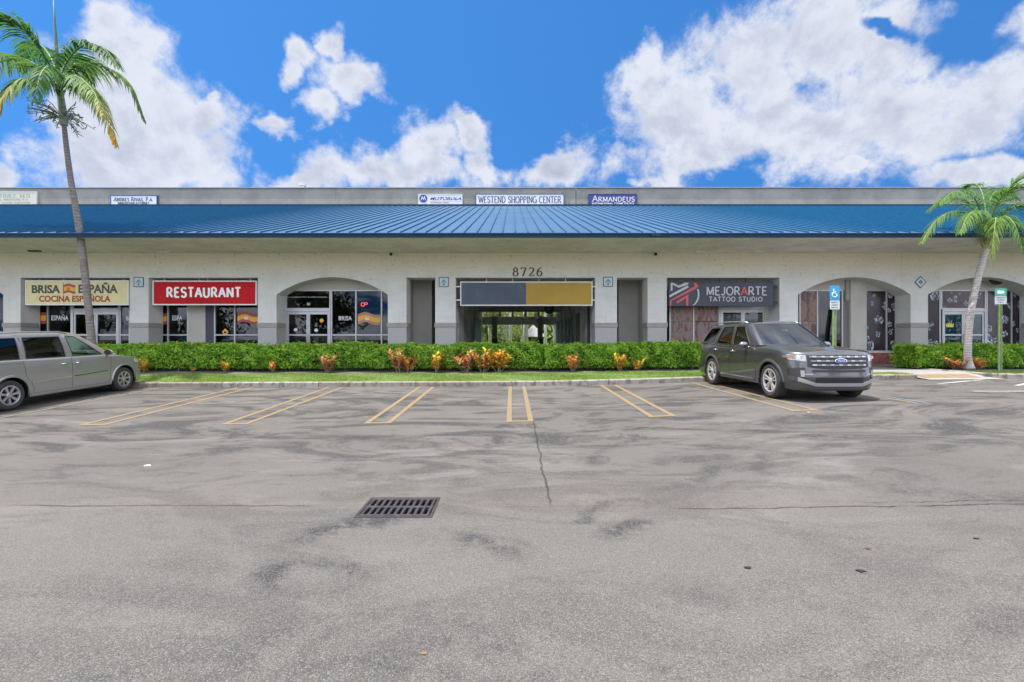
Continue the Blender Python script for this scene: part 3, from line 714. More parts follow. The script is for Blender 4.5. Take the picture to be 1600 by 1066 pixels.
# wide arch: poster window, clear door, wall pier, film window
w7 = front('shop_window', X(1249), X(1317.5), FL, H1, [X(1277.5)], [])
MB().box(X(1317.8), X(1326), BY, BY+.3, FL, H1).build('jamb', mat('grey jamb', (.19,.175,.155), .8), bld)
MB().box(X(1326.2), X(1351), BY-.12, BY+.2, FL, 4.62).build('pilaster', M_wallin, bld)
MB().box(X(1320), X(1326), BY-.08, BY-.01, wz(470,BY), 4.62).build('pilaster_trim', M_band, bld)
ZB = wz(550, BY)
w8 = front('shop_window', X(1351.3), X(1404), ZB, H1, [X(1385.5)], [])
MB().box(X(1345), X(1425), BY-.03, BY+.1, FL-.05, ZB-.03).build('brick_base', M_brick, bld)
MB().box(X(1345), X(1404), BY-.05, BY+.1, ZB-.028, ZB).build('sill', M_white, bld)
# jeweller's arch
w9 = front('shop_window', X(1446), X(1470), FL, H1, [], [])
d4 = doors(1472, 1540.5, 487, pane_m=glass_mat('teal door glass', (.55, .90, .95), 1.5))
tr4 = front('transom_window', X(1470.5), X(1541), wz(483.5, BY), H1)
w10 = front('shop_window', X(1541.3), X(1630), FL, H1, [X(1581)], [])

# flags and words on the restaurant glass
M_flagr = mat('flag red', (.42, .06, .05), .5); M_flagy = mat('flag yellow', (.80, .42, .03), .5); M_flagm = mat('flag mauve', (.42, .20, .18), .5)
M_vin = mat('white vinyl', (.72, .74, .74), .5)
def flag(parent, px0, px1, pt, pb_, red, y=BY+.037, full0=None, full1=None, badge=True):
    a0, a1 = (full0 or px0), (full1 or px1); n = 24
    def wave(px): return .9 * 2.6 * math.sin((px - a0) / (a1 - a0) * 2 * math.pi + 2.6)
    for (f0, f1, m_, nm) in ((0, .27, red, 'stripe'), (.27, .73, M_flagy, 'stripe'), (.73, 1, red, 'stripe')):
        P = []
        for i in range(n + 1):
            px = px0 + (px1 - px0) * i / n; q = wave(px)
            P.append([(wx(px, y), y, wz(pt + (pb_-pt) * f0 + q, y)), (wx(px, y), y, wz(pt + (pb_-pt) * f1 + q, y))])
        MB().grid(P).build('flag_' + nm, m_, parent, recalc=False)
    if badge:
        cx, cy = (a0 + (a1 - a0) * .42), (pt + pb_) / 2
        b = MB(); b.box(wx(cx-2.6,y), wx(cx-.3,y), y-.003, y-.001, wz(cy+2.6,y), wz(cy-2.4,y)); b.box(wx(cx+.4,y), wx(cx+2.8,y), y-.003, y-.001, wz(cy+2.6,y), wz(cy-1.2,y))
        b.build('flag_badge', M_vin, parent)
flag(w5, 559, 594, 490, 506, M_flagm)
flag(w4, 371, 403, 489, 505, M_flagr)
flag(w3, 252.6, 260.3, 488, 505, M_flagr, full0=228, badge=False)
flag(w1, 61, 72, 486, 504, M_flagr, full0=38, badge=False)
def vinyl(parent, s, pa, pb_, pt, pbm, bold=.03, y=BY+.036, m=None):
    text_mesh('lettering', s, wx(pa, y), wz(pbm, y), y, wx(pb_, y) - wx(pa, y), wz(pt, y) - wz(pbm, y), m or M_vin, parent, bold=bold, ext=.002)
vinyl(w5, 'BRISA', 529, 550, 494, 501); vinyl(w1, 'ESPAÑA', 80, 107, 491, 501); vinyl(w3, 'ESPA', 269, 285, 493, 501); vinyl(w2, 'B', 197, 201, 494, 501)
vinyl(tr2, '81', 479.5, 484.5, 473, 477.5); vinyl(tr2, 'no smoking no shirt no shoes no service', 449, 511, 463, 466, bold=.0)
# small stickers on the doors
for dd, (px, py, r_) in ((d2[0], (462, 515.5, 3)), (d2[1], (494, 516, 3)), (d2[1], (502.5, 501, 3.5))):
    y = BY + .03; n = 14; cx, cz, rr = wx(px, y), wz(py, y), r_ * .027
    m_ = M_vin if py > 510 else M_flagy
    MB().add([(cx + rr*math.cos(6.283*i/n) * (1 if py > 510 else .9), y, cz + rr*math.sin(6.283*i/n) * (1 if i % 2 else .72)) for i in range(n)], [tuple(range(n))]).build('sticker', m_, dd, recalc=False)
# round red open light in the restaurant
ring = MB(); y = BY + .10; 
ring.tube([(wx(567,y)+.075*math.cos(a), y, wz(476,y)+.075*math.sin(a)) for a in np.linspace(0, 2*math.pi, 20)], .011, 6)
ring.tube([(wx(572,y)+.06*math.cos(a), y, wz(474.5,y)+.04*math.sin(a)) for a in np.linspace(0, 2*math.pi, 16)], .010, 6)
ring.build('neon_light', mat('red neon', (.8,.05,.03), .4, emit=((1,.10,.05), 1.2)), w5, smooth=True)
# yellow diamond notice behind the glass
y = BY + .037; c = (wx(352, y), wz(519, y))
MB().quad((c[0]-.14,y,c[1]), (c[0],y,c[1]-.16), (c[0]+.14,y,c[1]), (c[0],y,c[1]+.16)).build('notice', M_flagy, w4, recalc=False)
y -= .002
MB().quad((c[0]-.05,y,c[1]-.05), (c[0]+.05,y,c[1]-.05), (c[0]+.05,y,c[1]+.03), (c[0]-.05,y,c[1]+.03)).build('notice_mark', M_black, w4, recalc=False)

# dark film with printed gems on the jeweller's windows
M_film = mat('dark printed film', (.035, .026, .030), .18, var=.25, vscale=1.2)
M_film2 = mat('brown printed film', (.075, .048, .052), .2, var=.25, vscale=1.2)
M_gem = leaf_mat('gem print', [(0, (.04, .05, .07)), (.35, (.16, .18, .22)), (.7, (.40, .43, .48)), (1, (.75, .78, .82))], .3, 0.0)
def film(parent, pa, pb_, za, zb, gems, m_=None, y=BY+.030):
    MB().quad((wx(pa,y), y, za), (wx(pb_,y), y, za), (wx(pb_,y), y, zb), (wx(pa,y), y, zb)).build('window_film', m_ or M_film, parent, recalc=False)
    b = MB(); yy = y - .002; xa, xb = wx(pa, yy), wx(pb_, yy); rr_ = random.Random(int(pa))
    for (px, py, r_) in gems:
        cx, cz, r0 = wx(px, yy), wz(py, yy), r_ * .034; n = 12
        st = rr_.uniform(.6, 1)
        for i in range(n):
            a0, a1 = 6.283*i/n, 6.283*(i+1)/n
            for (q0, q1) in ((.0, .34), (.38, .66), (.70, 1.0)):
                if rr_.random() < .22: continue
                P = [(cx + r0*q*math.cos(a)*st, cz + r0*q*math.sin(a)) for q, a in ((q0, a0), (q1, a0+.04), (q1, a1-.04), (q0, a1))]
                P = [(min(max(p[0], xa), xb), yy, p[1]) for p in P]
                if abs(P[1][0] - P[2][0]) + abs(P[1][2] - P[2][2]) < .004 or q0 == 0: P = [P[1], P[2], P[3]]; 
                b.add(P, [tuple(range(len(P)))])
    b.build('gem_print', M_gem, parent, recalc=False)
film(w8, 1352.6, 1384.4, ZB+.055, H1-.055, [(1363,474,3),(1373,500,6),(1384,478,5),(1354,512,3),(1359,540,8),(1372,522,4),(1366,462,2.5),(1354,530,5)])
film(w8, 1386.6, 1402.8, ZB+.055, H1-.055, [(1391,461,4),(1398,478,6),(1389,485,3),(1390,506,4),(1392,518,4),(1397,538,5)])
film(w9, 1448, 1468.8, FL+.055, H1-.055, [(1461,461,8),(1456,507,4),(1452,514,2),(1462,540,6),(1453,536,5)])
film(tr4, 1472, 1539.6, wz(481.8, BY), H1-.055, [(1492,468,5),(1484,470,3.5),(1509,475,4),(1487,458,2),(1476,480,2.5),(1530,462,4),(1500,459,1.5),(1515,465,2)], M_film2)
film(w10, 1542.6, 1579.8, FL+.055, H1-.055, [(1571,499,6),(1546,514,5),(1556,534,8),(1570,522,4),(1548,528,7),(1577,478,4),(1556,476,2),(1565,540,5)])
film(w10, 1582.2, 1626, FL+.055, H1-.055, [(1596,477,7),(1586,460,4),(1584,506,3.5),(1590,516,3),(1610,500,6),(1592,536,4),(1612,470,4)])
for dd_ in d4:
    bb = [v.co for v in dd_.data.vertices]; xa = min(v.x for v in bb); xb = max(v.x for v in bb)
    MB().quad((xa+.07, BY+.05, FL+.2), (xb-.07, BY+.05, FL+.2), (xb-.07, BY+.05, wz(487,BY)-.12), (xa+.07, BY+.05, wz(487,BY)-.12)).build('window_film', mat('teal film', (.012,.055,.065), .3, var=.4, vscale=1.2), dd_, recalc=False)
y = BY + .033; cr = MB(); cx, cz = wx(1484, y), wz(508.5, y); q = .027
cr.prism([(cx+a*q, cz+b_*q) for a, b_ in ((-5.5,-2.8),(5.5,-2.8),(6.3,3.4),(3.2,1.2),(2.6,5.2),(.6,2.2),(0,6.2),(-.9,2.2),(-2.9,5.2),(-3.3,1.2),(-6.5,3.4))], y-.004, y)
cr.build('crown_print', mat('gold print', (.75, .60, .10), .4), d4[0])
# tattoo studio murals on the glass: warm interior scenes
def mural_mat(seed, warm):
    m = bpy.data.materials.new('mural print'); m.use_nodes = True; t = NT(m.node_tree); bs = t.n['Principled BSDF']; o = t.new('ShaderNodeTexCoord').outputs['Object']
    n = t.noise(t.mapping(o, (2.2, 1, 1.1), (seed, 0, seed * .7), (0, .35, 0)), 1.5, 3, .5, 1.2); n2 = t.noise(t.mapping(o, (7, 1, .8), (seed, 0, 0), (0, -.5, 0)), 1.2, 4, .6, .5)
    c = t.ramp(n, [(0, (.05, .03, .03)), (.38, (.11, .045, .035)), (.46, (.24, .13, .10)), (.52, warm), (.62, tuple(x * .8 for x in warm)), (.70, (.13, .06, .05))])
    c = t.mix(t.smooth(n2, .56, .62, 0, .8), c, (.055, .035, .035)); t.l.new(c, bs.inputs['Base Color']); bs.inputs['Roughness'].default_value = .3; return m
def mural(parent, pa, pb_, pt, pbm, seed, warm):
    y = BY + .030; xa, xb, zt_, zb_ = wx(pa, y), wx(pb_, y), wz(pt, y), wz(pbm, y)
    MB().quad((xa,y,zb_),(xb,y,zb_),(xb,y,zt_),(xa,y,zt_)).build('mural_print', mural_mat(seed, warm), parent, recalc=False)
mural(w6, 1047.6, 1083.0, 456, 502, 3, (.26,.16,.12)); mural(w6, 1085.2, 1123.4, 456, 502, 5, (.28,.18,.14))
mural(w6, 1047.6, 1083.0, 503, 566, 8, (.20,.16,.155)); mural(w6, 1085.2, 1123.4, 503, 566, 9, (.21,.15,.15))
mural(w7, 1250.6, 1276.4, 455.5, 502, 12, (.26,.14,.10)); mural(w7, 1250.6, 1276.4, 503, 566, 14, (.25,.20,.18))

# niches either side of the passage
def niche(pa, pb_, mirror):
    xa, xb = wx(pa, FY), wx(pb_, FY); b = MB(); yb = 20.9
    near, far_ = (xa, xb) if not mirror else (xb, xa); s = 1 if not mirror else -1
    xm = near + s * .62 * abs(xb - xa)
    b.box(min(near - s*.1, xm), max(near - s*.1, xm), yb, yb + .12, FL, 4.7)
    b.box(*(sorted((xm, xm - s*.1))), yb + .12, 24, FL, 4.7)
    b.box(*(sorted((xm, far_ + s*.4))), 24, 24.1, FL, 4.7)
    b.box(xa - .3, xb + .3, BY, 24, HEAD + .45, HEAD + .55)
    b.box(*(sorted((near - s*.1, near - s*.2))), BY, yb, FL, 4.7); b.box(*(sorted((far_ + s*.0, far_ + s*.1))), BY, 24, FL, 4.7)
    b.build('recess', M_wallin, bld)
    d = MB(); dx_ = sorted((far_ - s*.004, far_ - s*.34)); d.box(dx_[0], dx_[1], 22.2, 22.26, FL, 3.0)
    if not mirror: d.build('door', mat('navy door', (.018, .025, .05), .35), bld)
niche(635, 680, False); niche(964, 1012, True)

# passage through the building
ps = MB()
for (x, s) in ((PX0, -1), (PX1, 1)):
    a, b_ = (x - .15, x) if s < 0 else (x, x + .15)
    ps.box(a, b_, BY, 36.5, FL, 4.9)
ps.build('passage_wall', mat('passage render', (.50, .48, .46), .75, var=.45, vscale=.9, bump=.3), bld)
MB().box(PX0 - .3, PX1 + .3, BY, 33.2, 4.30, 4.42).build('passage_ceiling', M_dim, bld)
MB().box(PX0+.001, PX1-.001, BY, 37.5, FL-.05, FL+.004).build('passage_floor', mat('pale passage floor', (.50,.48,.45), .7), bld)
for (y0_, y1_) in ((28.2, 34.4),): MB().box(PX0 + .002, PX0 + .04, y0_, y1_, FL, 3.05).build('passage_door', M_black, bld)
for (y0_, y1_, zt_) in ((34.2, 35.6, 3.0), (31.8, 33.6, 3.0), (29.4, 29.9, 2.9), (27.7, 28.2, 2.9), (26.4, 26.9, 2.9), (23.6, 24.6, 3.0), (20.4, 20.9, 4.2)):
    MB().box(PX1 - .04, PX1 - .002, y0_, y1_, FL, zt_).build('passage_door', M_black, bld)
M_beam = mat('painted beam', (.62, .57, .50), .8, var=.1)
MB().box(PX0, PX1, 33.21, 33.4, wz(487.5, 33.2), 5.3).build('beam', M_beam, bld)
MB().box(PX0, PX1, 36.4, 36.75, wz(507.5, 36.4), wz(495, 36.4)).build('beam', M_beam, bld)
for p in (781, 801, 821, 841, 861):
    x = wx(p, 34); MB().box(x - .07, x + .07, 33.41, 36.39, 3.28, 3.62).build('rafter', M_beam, bld)
MB().box(PX0, PX1, 33.41, 36.8, 4.75, 4.85).build('rear_ceiling', M_dim, bld)
for p in (773, 844):
    x = wx(p, 36.2); c_ = MB().box(x - .19, x + .19, 36.0, 36.38, FL, wz(495, 36.4) - .0).build('column', mat('brown column', (.30,.26,.23), .8, var=.15), bld)
    MB().box(x - .21, x + .21, 35.98, 36.40, FL, 1.75).build('column_base', mat('dark plinth', (.05,.045,.05), .7), c_)
b = MB(); cx, y = wx(858, 22.5), 22.5; zt_ = wz(472, y)
b.tube([(cx, y, 4.30), (cx, y, zt_)], .012, 6); b.tube([(cx, y, zt_+.01), (cx, y, zt_-.06), (cx, y, zt_ - .42), (cx, y, zt_ - .52), (cx, y, zt_-.56)], [.16, .23, .24, .17, .05], 20)
tag(b.build('hanging_lantern', M_black, smooth=True), 'round black lantern hanging in the covered passage beneath the gold panel', 'lantern')
for o_ in [o_ for o_ in bpy.data.objects if o_.name.startswith('hanging_lantern')]: pass

# ------------------------------------------------------------------ signs
def sign_box(label, pa, pb_, pt, pbm, y, depth, border, face_m, frame_m, name='shop_sign', cat='sign'):
    x0, x1, z0, z1 = wx(pa, y), wx(pb_, y), wz(pbm, y), wz(pt, y)
    s = thing(name, label, cat, ((x0+x1)/2, y, z0))
    b = MB(); b.box(x0, x0+border, y, y+depth, z0, z1); b.box(x1-border, x1, y, y+depth, z0, z1)
    b.box(x0+border, x1-border, y, y+depth, z0, z0+border); b.box(x0+border, x1-border, y, y+depth, z1-border, z1)
    b.build('frame', frame_m, s, bevel=.006)
    MB().box(x0+border, x1-border, y+.015, y+depth-.02, z0+border, z1-border).build('panel', face_m, s)
    return s, (x0, x1, z0, z1)
def rods(s, xs_, z, y):
    for x in xs_: MB().box(x-.012, x+.012, y+.1, y+.125, z, HEAD).build('hanger', M_metal, s)
SY = 19.16
M_cream = mat('cream sign face', (.70, .62, .31), .35, var=.05); M_redf = mat('red sign face', (.50, .010, .014), .5, var=.15, vscale=1.1, spec=.15)
M_navyf = mat('navy sign face', (.036, .042, .068), .4, var=.08); M_sgrey = mat('sign lettering grey', (.085, .095, .09), .4); M_sred = mat('sign lettering red', (.36, .045, .025), .4)
# cream restaurant sign
s, e = sign_box('cream restaurant sign with dark and red words and a small flag, behind the tall palm', 39, 201, 438, 477, SY, .22, .05, M_cream, M_white)
rods(s, [wx(p, SY) for p in (58, 96, 190)], e[3], SY)
yy = SY + .012
def word(s, txt, pa, pb_, pt, pbm, y, m_, bold=.02, **k): return text_mesh('lettering', txt, wx(pa, y), wz(pbm, y), y, wx(pb_, y)-wx(pa, y), wz(pt, y)-wz(pbm, y), m_, s, bold=bold, **k)
word(s, 'BRISA', 49.5, 94, 445.5, 458.5, yy, M_sgrey, .035); word(s, 'ESPAÑA', 122.5, 184, 441.5, 458.5, yy, M_sgrey, .035)
word(s, 'COCINA ESPAÑOLA', 61, 172.5, 459.8, 471.8, yy, M_sred, .03)
fy = yy - .002
for f0, f1, m_ in ((0,.27,M_flagr), (.27,.73,M_flagy), (.73,1,M_flagr)):
    P = []
    for i in range(21):
        px = 99.5 + 18.3 * i / 20; q_ = 1.1 * math.sin(i / 20 * 6.283 + 2.2)
        P.append([(wx(px, fy), fy, wz(444.3 + 14*f0 + q_, fy)), (wx(px, fy), fy, wz(444.3 + 14*f1 + q_, fy))])
    MB().grid(P).build('flag_stripe', m_, s, recalc=False)
MB().box(wx(98.6, fy), wx(99.3, fy), fy-.004, fy, wz(459.8, fy), wz(442.3, fy)).build('flag_pole', M_sred, s)
n = 12; cx, cz = wx(107, fy), wz(451, fy)
MB().add([(cx+.055*math.cos(6.283*i/n), fy-.003, cz+.06*math.sin(6.283*i/n)) for i in range(n)], [tuple(range(n))]).build('flag_badge', mat('badge brown', (.45,.17,.05), .5), s, recalc=False)
# red restaurant sign
s, e = sign_box('bright red restaurant sign with bold white capitals in a white frame', 238, 401, 438.5, 477, SY, .22, .05, M_redf, M_white)
rods(s, [wx(p, SY) for p in (254, 309, 322, 389)], e[3], SY); red_sign = s
# two colour sign over the passage
s, e = sign_box('blank sign over the passage, half slate blue and half gold, in a thin white frame', 719, 926, 440, 478, SY - .02, .12, .045, mat('slate sign face', (.040,.066,.100), .2, var=.25, vscale=.7, spec=.3), M_white)
MB().box(wx(822, SY), e[1]-.046, SY - .012, SY - .006, e[2]+.046, e[3]-.046).build('gold_panel', mat('gold sign face', (.42, .27, .045), .4, var=.08, vscale=.7, spec=.2), s)
rods(s, [wx(p, SY) for p in (760, 801, 842.5, 884)], e[3], SY)
for z in (wz(448, SY), wz(469, SY)):
    for (a, b_) in ((wx(712, FY), e[0]), (e[1], wx(930, FY))): MB().box(a, b_, SY+.01, SY+.04, z-.025, z+.025).build('bracket', M_white, s)
# tattoo studio sign: projects a little
SB = 19.02
s, e = sign_box('charcoal tattoo studio sign with red and white emblem and thin grey capitals', 1045, 1209, 441, 478.5, SB, .14, .012, M_navyf, M_navyf)
M_sil = mat('silver lettering', (.50, .52, .54), .4); M_coral = mat('coral lettering', (.62, .09, .09), .4)
yb = SB - .004
def wpx(p, q, y): return (wx(p, y), wz(q, y))
def wordS(s, txt, pa, pb_, pt, pbm, y, m_, thick, thin, serif=False, **k):
    return strokes(txt, wx(pa, y), wz(pbm, y), y, wx(pb_, y)-wx(pa, y), wz(pt, y)-wz(pbm, y), thick, thin, serif, m=m_, parent=s, **k)
wordS(red_sign, 'RESTAURANT', 260.5, 376, 449.8, 464.3, yy, mat('bright white letters', (.95,.95,.95), .5), .086, .074, track=.20)
wordS(s, 'MEJORARTE', 1104, 1198.5, 448.5, 461, yb, [M_sil, M_coral], .055, .05, colour={5}, track=.13)
wordS(s, 'TATTOO STUDIO', 1108, 1191, 464.2, 471, yb, M_sil, .032, .03, track=.2)
def poly(name, pts, m_, y, parent): return MB().prism([wpx(p, q, y) for p, q in pts], y - .004, y).build(name, m_, parent)
MMp = [(1047.8,455.5),(1047.8,441.6),(1050.5,441.6),(1060,447.2),(1069,441.6),(1075.5,441.6),(1075.5,445.8),(1060,451),(1050.6,445.6),(1050.6,453.8)]
poly('emblem_stroke', [(1048,455),(1048,441.8),(1051,441.8),(1060.5,446.6),(1070,441.8),(1075.5,441.8),(1075.5,444.6),(1060.5,449.8),(1050.8,445),(1050.8,453.5)], M_sil, yb, s)
poly('emblem_stroke', [(1046,461.5),(1073.4,446.4),(1075.6,447.4),(1075.6,449.6),(1046,465)], M_sil, yb-.002, s)
poly('emblem_stroke', [(1046.5,470),(1085,447.5),(1083.5,442),(1087,441.4),(1091.5,447.5),(1086,452),(1049,470.5),(1049,478),(1046.5,478)], M_coral, yb-.004, s)
poly('emblem_stroke', [(1056,472),(1075.5,460),(1075.5,478),(1071.8,478),(1071.8,466),(1059,474)], M_coral, yb-.006, s)
ar = [(1077 + 14.5*math.cos(R(a)), 460 + 19*math.sin(R(a))) for a in range(-25, 66, 9)]
poly('emblem_arc', [(p+1.3, q) for p, q in ar] + [(p-1.3, q) for p, q in reversed(ar)], M_sil, yb, s)
for z in (wz(448, SB), wz(472, SB)): MB().box(e[1]+.002, wx(1215, SB), SB+.03, SB+.09, z-.05, z+.05).build('bracket', M_black, s)
for p in (1084.5, 1126, 1167): MB().box(wx(p, SB)-.01, wx(p, SB)+.01, FY+.02, FY+.05, e[3]-.1, HEAD).build('hanger', M_black, s)
MB().box(e[0]+.1, e[1]-.1, SB+.142, FY+.3, e[3]-.45, e[3]-.40).build('support_bar', M_black, s)

# signs on the upper parapet
PY_ = 34.06
M_pw = mat('pale sign face', (.55, .57, .60), .5, var=.05); M_ink = mat('sign ink blue', (.035, .06, .12), .5); M_inkb = mat('sign bright blue', (.02, .06, .25), .5)
def psign(label, pa, pb_, pt, pbm, face, frame, border=.06): return sign_box(label, pa, pb_, pt, pbm, PY_, .13, border, face, frame)
s, e = psign('faded cream doctor sign on the parapet, cut by the edge of the photo', -70, 57, 299.5, 321.5, mat('faded cream face', (.50, .50, .41), .6), mat('pale frame', (.52,.53,.50), .5))
wordS(s, 'J MARTINEZ, M.D.', -30, 49, 303.5, 308.5, PY_+.008, mat('faded ink', (.26,.30,.24), .6), .05, .03, True)
wordS(s, 'INTERNAL MEDICINE P.A.', -25, 45, 310.5, 313, PY_+.008, MATS['faded ink'], .03, .02); wordS(s, 'HEALTH CARE CENTER', -25, 47, 315.5, 318, PY_+.008, MATS['faded ink'], .03, .02)
s, e = psign('small white attorney sign with blue border on the parapet, beside the tall palm', 172, 245.5, 305, 322, M_pw, M_inkb)
wordS(s, 'ANDRES RIVAS, P.A.', 178, 239, 308.5, 314.5, PY_+.008, M_ink, .05, .045, True, small=.8, track=.16)
wordS(s, 'IMMIGRATION ATTORNEY', 184, 233, 316, 319, PY_+.008, M_ink, .04, .03)
s, e = psign('white telephone dealer sign with round blue emblem on the parapet', 653, 722.5, 303.5, 320, M_pw, M_pw, .03)
n = 28; cx, cz = wx(661.5, PY_), wz(310.3, PY_); b = MB(); b.add([(cx+.29*math.cos(6.283*i/n), PY_-.003, cz+.29*math.sin(6.283*i/n)) for i in range(n)], [tuple(range(n))]); b.build('emblem_disc', mat('emblem blue', (.02,.05,.20), .5), s, recalc=False)
mm = [(-.19,-.15),(-.10,.17),(-.07,.17),(0,-.02),(.07,.17),(.10,.17),(.19,-.15),(.12,-.08),(.08,.04),(.0,-.13),(-.08,.04),(-.12,-.08)]
MB().prism([(cx+a, cz+c_) for a, c_ in mm], PY_-.008, PY_-.004).build('emblem_mark', M_pw, s)
word(s, 'MOTOROLA', 672, 720.5, 307.8, 312.6, PY_-.003, M_inkb, .02, shear=.35); word(s, 'Authorized Dealer', 672, 703, 315, 317.5, PY_-.003, M_sred, 0)
s, e = psign('wide white sign naming the shopping centre, middle of the parapet', 743, 881.5, 303, 321, M_pw, M_ink, .05)
wordS(s, 'WESTEND SHOPPING CENTER', 748, 876.5, 307.2, 317, PY_+.008, M_ink, .062, .05, True, track=.13)
s, e = psign('dark navy sign with white capitals on the parapet, east of the wide white one', 919.5, 995.5, 303, 321, mat('navy parapet face', (.02,.028,.17), .5), mat('navy edge', (.02,.03,.14), .5), .03)
wordS(s, 'ARMANDEUS', 926, 991.5, 306, 315, PY_-.002, M_pw, .06, .05, True, small=.78, track=.14); wordS(s, 'INTERNATIONAL COSMETOLOGY', 925, 991, 316.8, 319.4, PY_-.002, M_pw, .035, .028)

# street number
nm = thing('street_number', 'dark serif street number over the passage opening', 'number', (wx(824, FY), FY-.01, wz(432, FY)))
wordS(nm, '8726', 801.5, 847, 418.3, 431.5, FY-.012, mat('number bronze', (.045,.045,.05), .5), .065, .03, True, name='digit', track=.32)

# tile plaques and unit plaques on the piers
def plaque(px, py, r_, diamond, label):
    y = FY - .005; cx, cz = wx(px, y), wz(py, y); s = thing('wall_plaque', label, 'plaque', (cx, y, cz - r_), group='small blue and white plaques on the piers')
    if diamond:
        d = lambda k: [(cx-k,cz),(cx,cz-k),(cx+k,cz),(cx,cz+k)]
        MB().prism(d(r_), y-.012, y).build('border', mat('plaque blue', (.03,.08,.16), .4), s)
        MB().prism(d(r_*.80), y-.018, y-.013).build('tile', mat('plaque tile', (.52,.60,.62), .35, var=.1), s)
        MB().prism(d(r_*.36), y-.023, y-.019).build('mark', MATS['plaque blue'], s); MB().prism(d(r_*.12), y-.027, y-.0235).build('mark', MATS['plaque tile'], s)
    else:
        MB().box(cx-r_, cx+r_, y-.012, y, cz-r_, cz+r_).build('border', mat('plaque blue', (.03,.08,.16), .4), s)
        MB().box(cx-r_*.84, cx+r_*.84, y-.018, y-.013, cz-r_*.84, cz+r_*.84).build('tile', mat('plaque tile', (.52,.60,.62), .35, var=.1), s)
        k = r_; m_ = mat('plaque teal', (.12,.33,.38), .4)
        MB().prism([(cx-k*.5,cz+k*.02),(cx+k*.5,cz+k*.02),(cx+k*.5,cz+k*.12),(cx,cz+k*.6),(cx-k*.5,cz+k*.12)], y-.023, y-.019).build('roof_mark', m_, s)
        for zq in (-.10, -.24): MB().box(cx-k*.55, cx+k*.55, y-.022, y-.019, cz+k*(zq-.04), cz+k*(zq+.04)).build('line_mark', m_, s)
        MB().box(cx-k*.14, cx+k*.14, y-.023, y-.019, cz-k*.66, cz-k*.36).build('door_mark', MATS['plaque blue'], s)
plaque(217, 441, .20, False, 'square blue edged plaque between the cream sign and the red sign')
plaque(693.5, 441, .20, False, 'square pale plaque on the pier beside the slate blue end of the passage sign')
plaque(950, 440.5, .20, False, 'square blue edged plaque on the pier beside the gold end of the passage sign')
plaque(1438, 441, .25, True, 'diamond shaped blue and white tile between the two arches')
# cameras and small fittings under the soffit
def dome(px, label, s=1):
    x = wx(px, FY); z = wz(399, FY); c_ = thing('security_camera', label, 'camera', (x, FY-.2, z), group='security cameras under the soffit')
    MB().tube([(x, FY-.001, z+.02), (x, FY-.10, z+.02)], .05, 12).build('mount', M_white, c_, smooth=True, auto=40)
    MB().tube([(x-.05*s, FY-.10, z+.03), (x+.02*s, FY-.28, z)], [.085, .09], 12).build('housing', M_white, c_, smooth=True, auto=40)
    MB().tube([(x+.02*s, FY-.28, z-.002), (x+.025*s, FY-.31, z-.010)], .065, 12).build('lens', M_black, c_, smooth=True)
dome(613, 'small white security camera above the narrow niche west of the passage'); dome(1022, 'small white security camera above the pier east of the passage', -1)
def soffit_light(px, y, label, m_):
    x = wx(px, y); b = MB(); b.box(x-.22, x+.22, y-.07, y+.07, WTOP-.05, WTOP-.002)
    tag(b.build('soffit_light', m_, bevel=.01), label, 'light', 'lights set under the soffit')
soffit_light(54, 18.6, 'black soffit light above the cream restaurant sign', M_black)
soffit_light(256, 18.7, 'pale soffit light above the red restaurant sign', M_white)
soffit_light(1094, 18.7, 'pale soffit light above the tattoo studio sign', M_white)
soffit_light(1187, 18.7, 'pale soffit light above the edge of the tattoo studio opening', M_white)
# junction box under the eave, roof vent
b = MB(); b.box(wx(1018,16.1), wx(1031,16.1), 15.98, 16.12, wz(370.5,16.05), wz(365,16.05)); tag(b.build('gutter_box', M_fascia, bevel=.01), 'small blue box fixed to the roof edge', 'gutter box')
v_ = thing('roof_vent', 'small grey metal vent pipe with a cap rising behind the parapet', 'vent', (wx(473, 36), 36, PT))
MB().tube([(wx(473,36), 36, PT-.3), (wx(473,36), 36, wz(291,36))], .15, 14).build('pipe', M_metal, v_, smooth=True, auto=40)
MB().tube([(wx(473,36), 36, wz(291,36)), (wx(473,36), 36, wz(287.5,36))], .24, 14).build('cap', M_metal, v_, smooth=True, auto=40)
# round dark lamp disc under the jeweller's arch
b = MB(); y = 19.5; cx, cz = wx(1559, y), wz(438, y)
b.prism([(cx + .34*math.cos(R(a)), cz + .12 + .30*math.sin(R(a))) for a in range(0, 360, 15)], y, y+.06)
b.box(cx-.62, cx-.45, y, y+.05, cz+.07, cz+.12)
tag(b.build('hanging_sign', M_black), 'round dark sign tucked under the arch above the green parking sign', 'sign')
# ------------------------------------------------------------------ foliage
def leaves(P, N, size, name, m, parent=None, spread=.9, aspect=.55, tint=None):
    """kite shaped, slightly folded leaves at points P, facing roughly along N"""
    n = len(P); N = N + rng.normal(0, spread, (n, 3)); N /= np.linalg.norm(N, axis=1)[:, None] + 1e-9
    A = rng.normal(0, 1, (n, 3)); A -= N * (A * N).sum(1)[:, None]; A /= np.linalg.norm(A, axis=1)[:, None] + 1e-9
    B = np.cross(N, A); s = (size * rng.uniform(.6, 1.3, n))[:, None]
    fold = N * s * .18
    V = np.stack([P - A*s*.5, P + B*s*aspect*.5 + fold - A*s*.05, P + A*s*.5, P - B*s*aspect*.5 + fold - A*s*.05], 1).reshape(-1, 3)
    i = np.arange(n)[:, None] * 4; Fq = np.concatenate([i + [0, 1, 2], i + [0, 2, 3]], 0).reshape(-1, 3)
    return fast_mesh(name, V, Fq, m, parent, attr=None if tint is None else np.repeat(tint, 4))
